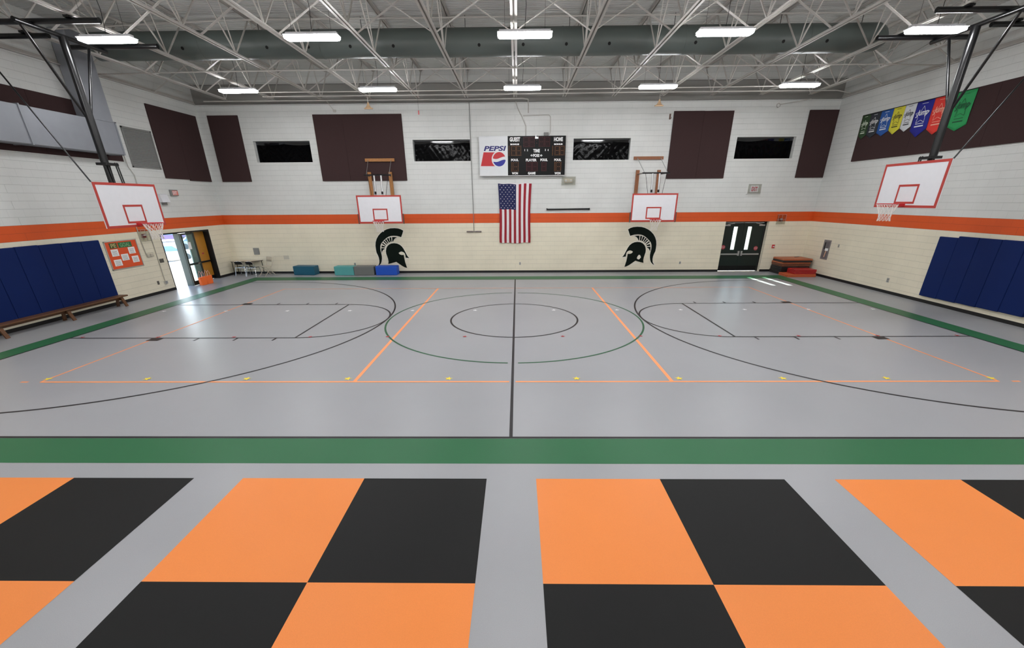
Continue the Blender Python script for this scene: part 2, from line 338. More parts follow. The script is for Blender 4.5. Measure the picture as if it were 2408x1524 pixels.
farc(m, 0, 0, 3.625, math.pi / 2 + gap, 3 * math.pi / 2 - gap, 0.05, 0.003); farc(m, 0, 0, 3.625, -math.pi / 2 + gap, math.pi / 2 - gap, 0.05, 0.003)
fpart('outer_circle', m, M_FLINEG, 'large thin green circle round the centre circle')
XF = 5.534
for sx in (-1, 1):
    k = MB(); z = 0.0036
    fline(k, sx * XF, 1.83, sx * XL, 1.83, 0.05, z); fline(k, sx * XF, -1.83, sx * XL, -1.83, 0.05, z); fline(k, sx * XF, -1.855, sx * XF, 1.855, 0.05, z + 0.0004)
    a = 0 if sx < 0 else math.pi
    farc(k, sx * XF, 0, 1.83, a - math.pi / 2, a + math.pi / 2, 0.05, z + 0.0002)
    for sy in (-1, 1):
        frect(k, min(sx * 9.18, sx * 8.88), max(sx * 9.18, sx * 8.88), min(sy * 1.86, sy * 2.06), max(sy * 1.86, sy * 2.06), z + 0.0003)
        for xx in (7.97, 6.98, 6.0): frect(k, sx * xx - 0.025, sx * xx + 0.025, min(sy * 1.86, sy * 2.06), max(sy * 1.86, sy * 2.06), z + 0.0003)
    fpart('key_line', k, M_FLINEB)
    t = MB(); bx = sx * (XF + 4.19); farc(t, bx, 0, 6.02, a - math.pi / 2, a + math.pi / 2, 0.05, 0.0034, 160)
    for sy in (-1, 1): fline(t, bx, sy * 6.02, sx * XL, sy * 6.02, 0.05, 0.0034)
    fpart('three_point_line', t, M_FLINEB)
v = MB(); z = 0.0030; VX, VN, VR = 9.10, -4.61, 4.53
fline(v, -VX, VN, -0.06, VN, 0.055, z); fline(v, 0.06, VN, VX, VN, 0.055, z); fline(v, -VX, VR, VX, VR, 0.04, z)
for sx in (-1, 1):
    fline(v, sx * VX, VN, sx * VX, VR, 0.045, z - 0.0002); fline(v, sx * 3.02, VN, sx * 3.02, VR, 0.07, z - 0.0003)
    fline(v, sx * 9.34, VN, sx * 9.49, VN, 0.05, z)
fpart('volleyball_line', v, M_FLINEO, 'thin orange volleyball court lines')
# checkerboard of 1.52 m squares in front of the camera, grouped in fours
def checker(xa, ya, orange_first):
    for i in range(2):
        for j in range(2):
            o = (i + j) % 2 == (0 if orange_first else 1)
            m = MB(); frect(m, xa + 1.522 * i, xa + 1.522 * (i + 1), ya - 1.53 * (j + 1), ya - 1.53 * j, 0.0015)
            fpart('checker_square', m, M_FORANGE if o else M_FBLACK, ('orange' if o else 'black') + ' square of the checkered floor')
for xa in (-6.99, -3.33, 0.325, 3.98): checker(xa, -7.60, True)
def star(cx, cy, r, z):
    vs = [(cx, cy, z)] + [(cx + (r if k % 2 == 0 else r * 0.42) * math.sin(math.pi * k / 5 + 0.1), cy + (r if k % 2 == 0 else r * 0.42) * math.cos(math.pi * k / 5 + 0.1), z) for k in range(10)]
    return vs, [(0, i, i % 10 + 1) for i in range(1, 11)]
for (rows_y, xs, mt, cl, r) in ((-4.46, (1.235, 3.2, 5.18, 7.14, 9.11), M_YELLOW, 'yellow', 0.085), (-1.76, (1.24, 3.2, 5.18, 7.14, 9.1, 11.06), M_REDV, 'red', 0.07), (0.96, (1.23, 3.2, 5.18, 7.16, 9.12, 11.1), M_WHITEV, 'white', 0.085)):
    proto = None
    for x in xs:
        for sx in (-1, 1):
            if proto is None:
                mm = MB(); mm.add(*star(0, 0, r, 0)); proto = mm.build('star_marking', mt, floor); o = proto
            else:
                o = proto.copy(); C.objects.link(o); o.parent = floor
            o.location = (sx * x, rows_y, 0.006); o['label'] = cl + ' star on the floor'

# ------------------------------------------------------------------ roof joists
ZB = 6.94
def make_joist():
    t = thing('roof_joist', 'x', 'roof joist', (0, 0, ZB), 0, 'white open web roof joists')
    y0, y1 = YF, 7.42
    m = MB()
    for s in (-1, 1):
        m.box(min(s * 0.016, s * 0.076), max(s * 0.016, s * 0.076), y0, y1, 0, 0.008); m.box(min(s * 0.016, s * 0.024), max(s * 0.016, s * 0.024), y0, y1, 0, 0.06)
    m.build('bottom_chord', M_STEEL, t)
    m = MB(); h = ZD - ZB - 0.012
    for s in (-1, 1):
        m.box(min(s * 0.016, s * 0.076), max(s * 0.016, s * 0.076), y0, YB - 0.02, h - 0.008, h); m.box(min(s * 0.016, s * 0.024), max(s * 0.016, s * 0.024), y0, YB - 0.02, h - 0.06, h)
    m.build('top_chord', M_STEEL, t)
    m = MB(); y = -12.0
    while y < 7:
        m.bar((0, y, 0.03), (0, y - 1, h - 0.03), 0.03, 0.03); m.bar((0, y, 0.03), (0, y + 1, h - 0.03), 0.03, 0.03)
        m.bar((0, y, 0.03), (0, y - 0.32, h - 0.03), 0.022, 0.022)
        y += 2
    m.bar((0, 7.4, 0.03), (0, YB - 0.1, h - 0.1), 0.03, 0.03); m.bar((0, 7.4, 0.03), (0, 7.0, h - 0.03), 0.03, 0.03)
    m.build('web', M_STEEL, t)
    return t
order = ['first', 'second', 'third', 'fourth', 'fifth', 'sixth']
jo = make_joist()
for k in range(-6, 7):
    x = 0.02 + 1.916 * k
    lab = 'white steel roof joist running above the court centre line' if k == 0 else 'white steel roof joist, %s to the %s of the one above the centre line' % (order[abs(k) - 1], 'left' if k < 0 else 'right')
    if k == -6: jo.location = (x, 0, ZB); jo['label'] = lab
    else: copy_thing(jo, (x, 0, ZB), lab)
# cross bracing rows
names = {-2.3: 'in front of the nearest lamps', 0.55: 'just behind the nearer lamp row', 3.5: 'beside the large round duct, on its far side', 6.2: 'nearest the back wall'}
for yy, lab in names.items():
    t = thing('cross_bracing', 'row of white diagonal roof braces ' + lab, 'bracing', (0, yy, ZB), 0, 'rows of diagonal bracing')
    for k in range(-7, 7):
        xa, xb = 0.02 + 1.916 * k + 0.03, 0.02 + 1.916 * (k + 1) - 0.03
        xa, xb = max(xa, -XW + 0.01), min(xb, XW - 0.01)
        for a, bb in (((xa, 0, 0.02), (xb, 0.0, 1.10)), ((xa, 0.06, 1.10), (xb, 0.06, 0.02))):
            MB().bar(a, bb, 0.070, 0.012).build('brace', M_STEEL, t)
# conduits slung under the joists
def conduit(pts, label, r=0.018, name='conduit', m=None):
    base = pts[0]; return tag(MB().tube(pts, r, 8).build(name, m or M_STEEL, None, base), label, 'conduit')
conduit([(-13.36, 3.9, 6.99), (-9.6, 3.45, 6.92), (-6.6, 3.41, 6.92), (10.0, 3.40, 6.92), (11.2, 3.42, 6.92), (13.36, 3.9, 6.99)], 'thin pipe along the far side of the round duct')
conduit([(-10.5, 6.05, 6.90), (-1.7, 6.03, 6.90), (4.45, 5.97, 6.90), (10.4, 5.87, 6.90)], 'thin white pipe level with the farther lamp row')
conduit([(-9.6, 6.70, 6.90), (-1.8, 6.68, 6.90), (4.6, 6.57, 6.90), (12.0, 6.60, 6.90), (12.9, 7.2, 6.93)], 'brighter white pipe running just behind the farther lamps')
conduit([(-12.4, 7.46, 6.91), (-1.9, 7.5, 6.91), (0.30, 7.43, 6.91), (0.52, 7.45, 6.88), (0.56, 8.33, 6.86), (0.56, 8.33, 6.56)], 'white pipe nearest the back wall, turning down above the scoreboard')
conduit([(-XW + 0.02, 2.6, 7.75), (-8, 2.62, 7.92), (10.2, 2.62, 7.92)], 'thin pipe on top of the large round duct', 0.02)

# ------------------------------------------------------------------ round supply duct
dt = thing('round_duct', 'large grey green round air duct crossing below the roof deck', 'air duct', (-0.9, 3.0, 7.45))
pts = [(-11.4, 0, 0), (11.1, 0, 0), (11.3, 0, 0.02), (11.44, 0, 0.05), (11.52, 0, 0.09)]
MB().tube(pts, [0.345, 0.345, 0.33, 0.27, 0.16], 40).build('duct_body', M_DUCT, dt)
for x in (-8.2, -4.7, -1.2, 2.3, 5.8, 9.3): MB().tube([(x - 0.02, 0, 0), (x + 0.02, 0, 0)], 0.352, 40).build('seam', M_DUCT, dt)
proto = None
for x in (-8.65, -6.2, -5.0, -3.79, -2.55, -0.09, 1.17, 2.4, 3.62, 6.06, 8.53, 9.75):
    a = math.radians(205); c = Vector((x, 0.345 * math.cos(a), 0.345 * math.sin(a))); nn = Vector((0, math.cos(a), math.sin(a)))
    if proto is None: proto = MB().tube([c - nn * 0.02 - Vector((x, 0, 0)), c + nn * 0.006 - Vector((x, 0, 0))], 0.042, 16).build('nozzle', M_BLACK, dt); o = proto; proto['label'] = 'round black air hole'
    else: o = proto.copy(); C.objects.link(o); o.parent = dt
    o.location = (x, 0, 0)
for x in (-9.5, -6.5, -3.5, -0.5, 2.5, 5.5, 8.5, 10.8): MB().tube([(x, 0, 0.33), (x, 0, 0.64)], 0.008, 6).build('hanger', M_BLACK, dt)
# rectangular ductwork on the left wall
t = thing('rectangular_duct', 'long rectangular sheet metal duct high on the left wall', 'air duct', (-XW, -4.0, 4.66))
MB().box(0.03, 0.55, -9.5, 7.45, 0.0, 0.92).build('duct_body', M_GALV, t, bevel=0.01)
MB().box(0.03, 0.53, 6.75, 7.43, 0.92, 3.2).build('riser', M_GALV, t, bevel=0.01)
for y in (-6, -4.2, -2.4, -0.6, 1.2, 3.0, 4.6): MB().box(0.03, 0.575, y, y + 0.035, -0.02, 0.945).build('flange', M_GALV, t)
MB().box(0.03, 0.57, 6.70, 7.48, 0.91, 0.94).box(0.03, 0.57, 7.42, 7.47, -0.02, 0.94).build('flange', M_GALV, t)
# return air grille
t = thing('return_grille', 'square grey louvred air grille on the left wall', 'air grille', (-XW, 4.9, 4.35))
m = MB(); m.box(0, 0.03, -0.64, 0.62, 0, 0.04).box(0, 0.03, -0.64, 0.62, 1.22, 1.27).box(0, 0.03, -0.64, -0.60, 0, 1.27).box(0, 0.03, 0.58, 0.62, 0, 1.27); m.build('frame', M_GREYBOX, t)
m = MB()
for k in range(26): z = 0.05 + k * 0.045; m.add([(0.022, -0.6, z), (0.022, 0.58, z), (0.004, 0.58, z + 0.04), (0.004, -0.6, z + 0.04)], [(0, 1, 2, 3)])
m.build('louvres', M_GREYBOX, t)
conduit([(-XW + 0.03, 4.02, 4.7), (-XW + 0.03, 4.05, 4.35), (-XW + 0.03, 4.2, 4.1), (-XW + 0.03, 4.2, 3.4)], 'thin conduit running down the left wall under the duct end', 0.012)

# ------------------------------------------------------------------ lamps
def make_lamp():
    t = thing('ceiling_light', 'x', 'ceiling light', (0, 0, 6.60), 0, 'white linear ceiling lights')
    L = 0.61
    pr = [(-0.13, 0.072), (-0.13, 0.02), (-0.10, 0.0), (0.10, 0.0), (0.13, 0.02), (0.13, 0.072)]
    m = MB(); n = len(pr)
    m.add([(x, a * k, 0.055 + (b - 0.055) * k) for x, k in ((-L, 0.75), (-L + 0.04, 1), (L - 0.04, 1), (L, 0.75)) for a, b in pr], [(r * n + i, r * n + i + 1, (r + 1) * n + i + 1, (r + 1) * n + i) for r in range(3) for i in range(n - 1)] + [tuple(range(n)), tuple(range(3 * n, 4 * n))])
    m.build('lens', M_LENS, t)
    MB().box(-L - 0.005, L + 0.005, -0.132, 0.132, 0.070, 0.085).box(-L + 0.03, L - 0.03, -0.06, 0.06, 0.085, 0.135).build('housing', M_WHITE, t)
    m = MB()
    for x in (-0.45, 0.45): m.tube([(x, 0, 0.135), (x, 0, 1.45)], 0.003, 5)
    m.build('hanger_wire', M_BLACK, t)
    MB().tube([(0.0, 0.0, 0.135), (0.03, 0.02, 0.6), (-0.02, 0.0, 1.1), (0.0, 0, 1.45)], 0.006, 5).build('power_cord', M_BLACK, t)
    return t
lm = make_lamp(); first = True
side = {-2: 'leftmost', -1: 'second from the left', 0: 'middle', 1: 'second from the right', 2: 'rightmost'}
for ry, rn in ((-0.27, 'nearer visible'), (4.58, 'farther'), (-5.1, 'unseen front'), (-10.0, 'unseen rear')):
    for k, x in zip((-2, -1, 0, 1, 2), (-9.27, -4.56, 0.27, 4.76, 9.42)):
        lab = 'bright linear ceiling light, %s lamp in the %s row' % (side[k], rn)
        if first: lm.location = (x, ry, 6.60); lm['label'] = lab; first = False
        else: copy_thing(lm, (x, ry, 6.60), lab)

# ------------------------------------------------------------------ windows with black plastic
for i, (a, b) in enumerate(WINS):
    W = struct('window_%d' % (i + 1)); W.location = ((a + b) / 2, YB, WZ[0]); hw = (b - a) / 2; H = WZ[1] - WZ[0]
    m = MB(); y0, y1 = 0.19, 0.24
    m.box(-hw, hw, y0, y1, 0, 0.03).box(-hw, hw, y0, y1, H - 0.04, H).box(-hw, -hw + 0.04, y0, y1, 0, H).box(hw - 0.04, hw, y0, y1, 0, H)
    m.build('window_frame', mat('dark_window_frame', (70, 72, 76), 0.4), W)
    MB().box(-hw + 0.04, hw - 0.04, 0.215, 0.225, 0.03, H - 0.04).build('pane', M_DARKGLASS, W)
    m = MB(); nx, nz = 120, 44; rnd = random.Random(i + 3)
    waves = [(rnd.uniform(3, 16), rnd.uniform(-14, 14), rnd.uniform(0, 6.28), rnd.uniform(0.3, 1)) for _ in range(9)]
    vs = []
    for jj in range(nz + 1):
        for ii in range(nx + 1):
            xx = -hw + 0.03 + (2 * hw - 0.05) * ii / nx; zz = 0.0 + (H - 0.10) * jj / nz
            d = sum(am * abs(math.sin(fx * xx + fz * zz + ph + 0.8 * math.sin(3 * xx + ph))) ** 1.5 for fx, fz, ph, am in waves) / 9
            top = 1 - (jj / nz) ** 6
            sag = 0.05 * abs(math.sin(2.2 * xx + i)) * (jj / nz) ** 3
            vs.append((xx, 0.195 - 0.012 - (0.030, 0.016, 0.014, 0.030)[i] * d * top, zz - sag))
    m.add(vs, [(r * (nx + 1) + c, r * (nx + 1) + c + 1, (r + 1) * (nx + 1) + c + 1, (r + 1) * (nx + 1) + c) for r in range(nz) for c in range(nx)], 0, True)
    m.build('plastic_cover', M_PLASTIC, W)['label'] = 'crumpled black plastic sheet'

# ------------------------------------------------------------------ double door in the back wall (door_1)
D = struct('door_1'); D.location = ((DOORB[0] + DOORB[1]) / 2, YB, 0); hw = (DOORB[1] - DOORB[0]) / 2; H = DOORB[3]
yd = 0.23
m = MB(); m.box(-hw, -hw + 0.05, 0.19, 0.30, 0, H).box(hw - 0.05, hw, 0.19, 0.30, 0, H).box(-hw, hw, 0.19, 0.30, H - 0.06, H); m.build('door_frame', M_BLACK, D)
MB().box(-0.03, 0.03, 0.276, 0.286, 0.012, H - 0.062).build('astragal', M_BLACK, D)
for s in (-1, 1):
    x0, x1 = (-hw + 0.052, -0.004) if s < 0 else (0.004, hw - 0.052)
    ins, ins2 = (-0.455, -0.275) if s < 0 else (0.19, 0.37)
    ww = slab_with_holes(BACKW, x0, x1, 0.012, H - 0.065, [(ins, ins2, 0.98, 2.0)], yd, yd + 0.045)
    lf = ww.build('door_leaf', M_GREENDOOR, D)
    MB().box(ins, ins2, yd + 0.018, yd + 0.026, 0.98, 2.0).build('vision_pane', M_GLASS, lf)
    m = MB(); m.box(x0 + 0.04, x1 - 0.04, yd - 0.07, yd - 0.03, 0.75, 0.81)
    px = x1 - 0.10 if s < 0 else x0 + 0.03
    m.box(px, px + 0.07, yd - 0.08, yd, 0.71, 0.92); m.box(x0 + 0.04, x0 + 0.09, yd - 0.04, yd, 0.75, 0.81).box(x1 - 0.09, x1 - 0.04, yd - 0.04, yd, 0.75, 0.81)
    m.build('push_bar', M_ALU, lf)
    m = MB(); cx = x0 + 0.14 if s < 0 else x1 - 0.14
    m.box(cx - 0.13, cx + 0.13, yd - 0.06, yd, H - 0.20, H - 0.14); m.bar((cx, yd - 0.05, H - 0.13), (cx - s * 0.3, yd - 0.08, H - 0.085), 0.02, 0.02); m.build('door_closer', M_ALU, lf)
    sx = x0 + 0.13 if s < 0 else x1 - 0.20
    zc = 1.09 if s < 0 else 1.04
    MB().prism(circle2(sx, zc, 0.10, 8, math.pi / 8), BACKW, yd - 0.004, yd).build('stop_sticker', mat('sticker_red', (168, 66, 74)), lf)
    MB().text('STOP', sx - 0.07, sx + 0.07, zc - 0.035, zc + 0.035, BACKW, 0, yd - 0.006).build('sticker_text', mat('sticker_pale', (226, 196, 198)), lf)
    MB().box(x0 + 0.01, x1 - 0.01, yd - 0.004, yd, 0.02, 0.24).build('kick_plate', M_BLACK, lf)

# ------------------------------------------------------------------ open doorway in the left wall (door_2)
D = struct('door_2'); D.location = (-XW, 0, 0)
H = DOORL[3]
m = MB(); m.box(-0.29, 0.005, 7.15, 7.20, 0, H).box(-0.29, 0.005, 4.50, 4.54, 0, H).box(-0.29, 0.005, 4.5, 7.2, H - 0.05, H); m.build('door_frame', M_BLACK, D)
MB().box(-0.13, 0.11, 5.31, 5.37, 0, H - 0.05).build('mullion', M_JAMB, D)
# glass leaf folded back in front of the second bay
m = MB(); x0, x1 = 0.13, 0.175
m.box(x0, x1, 5.30, 5.375, 0.01, 2.05).box(x0, x1, 5.93, 6.04, 0.01, 2.05).box(x0, x1, 5.375, 5.93, 1.99, 2.05).box(x0, x1, 5.375, 5.93, 0.80, 0.88).box(x0, x1, 5.375, 5.93, 0.01, 0.18)
lf = m.build('door_leaf', M_FRAMEDK, D); lf['label'] = 'open glazed leaf in a dark green frame'
MB().box(x0 + 0.018, x0 + 0.026, 5.375, 5.93, 0.88, 1.99).build('upper_pane', M_GLASS, lf); MB().box(x0 + 0.018, x0 + 0.026, 5.375, 5.93, 0.18, 0.80).build('lower_pane', M_GLASS, lf)
MB().box(x0 + 0.030, x0 + 0.033, 5.58, 5.745, 1.42, 1.70).build('notice', M_WHITEV, lf)
MB().tube([(x1 + 0.03, 5.78, 0.84), (x1 + 0.03, 5.90, 0.84)], 0.018, 8).box(x1, x1 + 0.03, 5.83, 5.86, 0.825, 0.855).build('door_handle', M_CHROME, lf)
m = MB(); m.box(-0.27, -0.23, 6.50, 7.15, 0.16, 2.03); lf = m.build('door_leaf', M_DOORWOOD, D); lf['label'] = 'closed varnished wooden leaf'
MB().box(-0.275, -0.225, 6.50, 7.15, 0.01, 0.16).build('kick_plate', M_BLACK, lf)
MB().box(-0.225, -0.17, 6.55, 7.12, 0.76, 0.82).build('push_bar', M_BLACK, lf)
MB().box(-0.228, -0.222, 6.75, 6.87, 1.10, 1.16).build('red_label', mat('sticker_red', (176, 70, 78)), lf)
MB().box(-0.29, -0.22, 6.42, 6.50, 0, H - 0.05).build('mullion', M_BLACK, D)
# fixed solid panel in the outer half of the second bay
MB().box(-0.28, -0.24, 6.16, 6.42, 0.0, H - 0.05).build('side_panel', mat('pale_green_panel', (120, 138, 136), 0.5), D)

HELMET = {'crest': [(5.168, 1.925), (5.271, 1.985), (5.399, 2.024), (5.569, 2.038), (5.755, 2.03), (5.918, 1.991), (6.085, 1.917), (6.229, 1.822), (6.349, 1.707), (6.445, 1.573), (6.511, 1.419), (6.541, 1.251), (6.539, 1.082), (6.529, 0.952), (6.482, 0.834), (6.449, 0.715), (6.442, 0.583), (6.462, 0.463), (6.51, 0.383), (6.558, 0.326), (6.472, 0.363), (6.386, 0.45), (6.337, 0.557), (6.309, 0.676), (6.3, 0.795), (6.311, 0.913), (6.33, 1.031), (6.33, 1.148), (6.313, 1.252), (6.273, 1.343), (6.204, 1.42), (6.106, 1.511), (5.989, 1.601), (5.875, 1.665), (5.766, 1.694), (5.632, 1.704), (5.473, 1.693), (5.37, 1.665), (5.295, 1.64), (5.233, 1.77)], 'mask': [(5.008, 0.689), (5.075, 0.768), (5.127, 0.867), (5.182, 0.997), (5.238, 1.115), (5.307, 1.225), (5.406, 1.308), (5.522, 1.357), (5.654, 1.374), (5.789, 1.361), (5.902, 1.312), (5.991, 1.234), (6.049, 1.137), (6.08, 1.019), (6.08, 0.901), (6.049, 0.783), (6.022, 0.664), (6.012, 0.545), (6.039, 0.425), (5.916, 0.452), (5.734, 0.5), (5.649, 0.527), (5.548, 0.454), (5.396, 0.341), (5.266, 0.268), (5.16, 0.238), (5.189, 0.362), (5.228, 0.522), (5.246, 0.681), (5.258, 0.84), (5.36, 0.837), (5.438, 0.865), (5.492, 0.928), (5.42, 0.979), (5.344, 0.997), (5.259, 0.968), (5.204, 0.912), (5.182, 0.827), (5.179, 0.715), (5.081, 0.706)], 'ear': [(5.783, 0.798), (5.847, 0.771), (5.891, 0.678), (5.832, 0.599), (5.78, 0.579), (5.699, 0.633), (5.724, 0.719)], 's1': [(5.487, 1.629), (5.572, 1.644), (5.717, 1.651), (5.727, 1.442), (5.694, 1.436), (5.651, 1.526), (5.577, 1.596)], 's2': [(5.758, 1.64), (5.846, 1.627), (5.821, 1.435), (5.761, 1.433)], 's3': [(5.888, 1.616), (5.972, 1.575), (5.892, 1.403), (5.834, 1.416)], 's4': [(6.002, 1.549), (6.072, 1.517), (5.957, 1.36), (5.915, 1.377)], 's5': [(6.09, 1.479), (6.147, 1.446), (6.009, 1.312), (5.973, 1.331)], 's6': [(6.18, 1.395), (6.231, 1.356), (6.083, 1.253), (6.043, 1.273)], 's7': [(6.24, 1.278), (6.265, 1.187), (6.111, 1.182), (6.086, 1.227)], 's8': [(6.129, 1.143), (6.282, 1.155), (6.292, 1.044), (6.288, 0.933), (6.253, 1.005), (6.196, 1.084), (6.118, 1.117)]}
# ------------------------------------------------------------------ basketball hoops
def net(T, c, R=0.225, H=0.42, skew=(0, 0)):
    lv = [(0, R), (-0.10, 0.195), (-0.19, 0.155), (-0.27, 0.13), (-0.34, 0.125), (-H, 0.14)]; n = 12; m = MB()
    for j in range(len(lv) - 1):
        for k in range(n):
            a0 = 2 * math.pi * (k + 0.5 * (j % 2)) / n
            for d in (-0.5, 0.5):
                a1 = a0 + 2 * math.pi * d / n
                p = [Vector((c[0] + r * math.cos(a) + skew[0] * z, c[1] + r * math.sin(a) + skew[1] * z, c[2] + z)) for (z, r), a in ((lv[j], a0), (lv[j + 1], a1))]
                m.tube(p, 0.0055, 4, cap=False)
    return m.build('net', M_NET, T)
def rim(T, c, back):
    """ring with a bracket reaching from the ring to the board; back = unit vector to the board"""
    m = MB(); m.tube([(c[0] + 0.23 * math.cos(a), c[1] + 0.23 * math.sin(a), c[2]) for a in [2 * math.pi * k / 40 for k in range(40)]], 0.010, 8, closed=True)
    b = Vector(back); s = b.cross(Vector((0, 0, 1))); c = Vector(c)
    m.obox(c + b * 0.305 + Vector((0, 0, -0.03)), b * 0.085, s * 0.07, Vector((0, 0, 0.035)))
    for q in (-1, 1): m.bar(c + b * 0.24 + s * 0.05 * q - Vector((0, 0, 0.05)), c + b * 0.17 + s * 0.15 * q, 0.012, 0.012)
    return m.build('rim', M_RED, T)
def backboard(T, f, a0, a1, b0, b1, t_front, t_back, zr):
    bd = MB().prism([(a0, b0), (a1, b0), (a1, b1), (a0, b1)], f, t_front, t_back).build('backboard', M_WHITE, T)
    d = 0.003 if t_front < t_back else -0.003; w = 0.055
    m = MB()
    e = 0.004
    for q in ([(a0 - e, b0 - e), (a1 + e, b0 - e), (a1 + e, b0 + w), (a0 - e, b0 + w)], [(a0 - e, b1 - w), (a1 + e, b1 - w), (a1 + e, b1 + e), (a0 - e, b1 + e)],
              [(a0 - e, b0 + w), (a0 + w, b0 + w), (a0 + w, b1 - w), (a0 - e, b1 - w)], [(a1 - w, b0 + w), (a1 + e, b0 + w), (a1 + e, b1 - w), (a1 - w, b1 - w)]):
        m.prism(q, f, t_front - d, t_front + d * 3)
    m.build('border', M_BOARDRED, bd)
    cc = (a0 + a1) / 2; x0, x1, y0, y1, w = cc - 0.305, cc + 0.305, zr + 0.0, zr + 0.46, 0.05
    m = MB()
    for q in ([(x0, y0), (x1, y0), (x1, y0 + w), (x0, y0 + w)], [(x0, y1 - w), (x1, y1 - w), (x1, y1), (x0, y1)], [(x0, y0 + w), (x0 + w, y0 + w), (x0 + w, y1 - w), (x0, y1 - w)], [(x1 - w, y0 + w), (x1, y0 + w), (x1, y1 - w), (x1 - w, y1 - w)]):
        m.prism(q, f, t_front - d, t_front)
    m.build('target_square', M_BOARDRED, bd)
    return bd
for sx, z0, lab in ((-1, 2.595, 'white backboard and hoop hung from the ceiling on a black mast, at the left end'), (1, 2.955, 'white backboard and hoop hung from the ceiling on a black mast, at the right end')):
    T = thing('basketball_hoop', lab, 'basketball hoop', (sx * 10.47, -0.07, 6.87), 0, 'basketball hoops hung from the ceiling'); o = Vector(T.location)
    P = lambda x, y, z: (sx * x - o.x, y - o.y, z - o.z)
    F = lambda a, b, t: (sx * t - o.x, a - o.y, b - o.z)
    zr = z0 + 0.09
    backboard(T, F, -1.005, 0.855, z0, z0 + 1.065, 10.11, 10.15, zr)
    rim(T, P(9.72, -0.07, zr), (sx, 0, 0)); net(T, P(9.72, -0.07, zr), skew=(0, 0.06 * sx))
    MB().tube([P(10.47, -0.07, 6.78), P(10.47, -0.07, 4.12)], 0.083, 20).build('mast', M_BLKSTEEL, T)
    zt = z0 + 1.0
    m = MB()
    m.box(*sorted((P(10.40, 0, 0)[0], P(10.50, 0, 0)[0])), -0.05, 0.05, z0 + 1.02 - o.z, 4.12 - o.z)
    for y in (-0.17, -0.10, 0.14, 0.20):
        m.tube([P(10.40, y - o.y * 0, 4.16), P(10.36, y, zt)], 0.016, 8)
    m.box(*sorted((P(10.30, 0, 0)[0], P(10.56, 0, 0)[0])), -0.17, 0.20, 4.08 - o.z, 4.14 - o.z)
    m.box(*sorted((P(10.15, 0, 0)[0], P(10.26, 0, 0)[0])), -0.20, 0.22, zt - 0.08 - o.z, zt + 0.03 - o.z)
    for y in (-0.45, 0.31): m.box(*sorted((P(10.15, 0, 0)[0], P(10.20, 0, 0)[0])), y - o.y - 0.025, y - o.y + 0.025, z0 + 0.03 - o.z, z0 + 1.04 - o.z)
    for z in (z0 + 0.15, z0 + 0.75): m.box(*sorted((P(10.15, 0, 0)[0], P(10.19, 0, 0)[0])), -0.85, 0.85, z - o.z, z + 0.04 - o.z)
    m.build('height_adjuster', M_BLKSTEEL, T)
    for a, b in (((10.5, 0.62, 6.80), (10.49, 0.0, 5.15)), ((10.5, -0.98, 6.80), (10.49, -0.13, 5.15))): MB().tube([P(*a), P(*b)], 0.03, 10).build('side_brace', M_BLKSTEEL, T)
    MB().tube([P(10.18, -0.9, z0 + 0.98), P(11.9, -0.9, 6.85)], 0.017, 8).build('back_brace', M_BLKSTEEL, T)
    for y, xa, xb in ((-0.70, 8.97, 13.36), (0.14, 10.98, 13.36), (0.95, 9.02, 11.25)):
        m = MB().tube([P(xa, y, 6.86), P(xb, y, 6.86)], 0.055, 14)
        for xj in (9.6, 11.51):
            if xa < xj < xb: m.box(P(xj, 0, 0)[0] - 0.06, P(xj, 0, 0)[0] + 0.06, y - o.y - 0.10, y - o.y + 0.10, 6.90 - o.z, 6.945 - o.z)
        m.build('support_pipe', M_BLKSTEEL, T)
    MB().tube([P(10.47, -1.1, 6.78), P(10.47, 1.05, 6.78)], 0.05, 12).build('cross_pipe', M_BLKSTEEL, T)

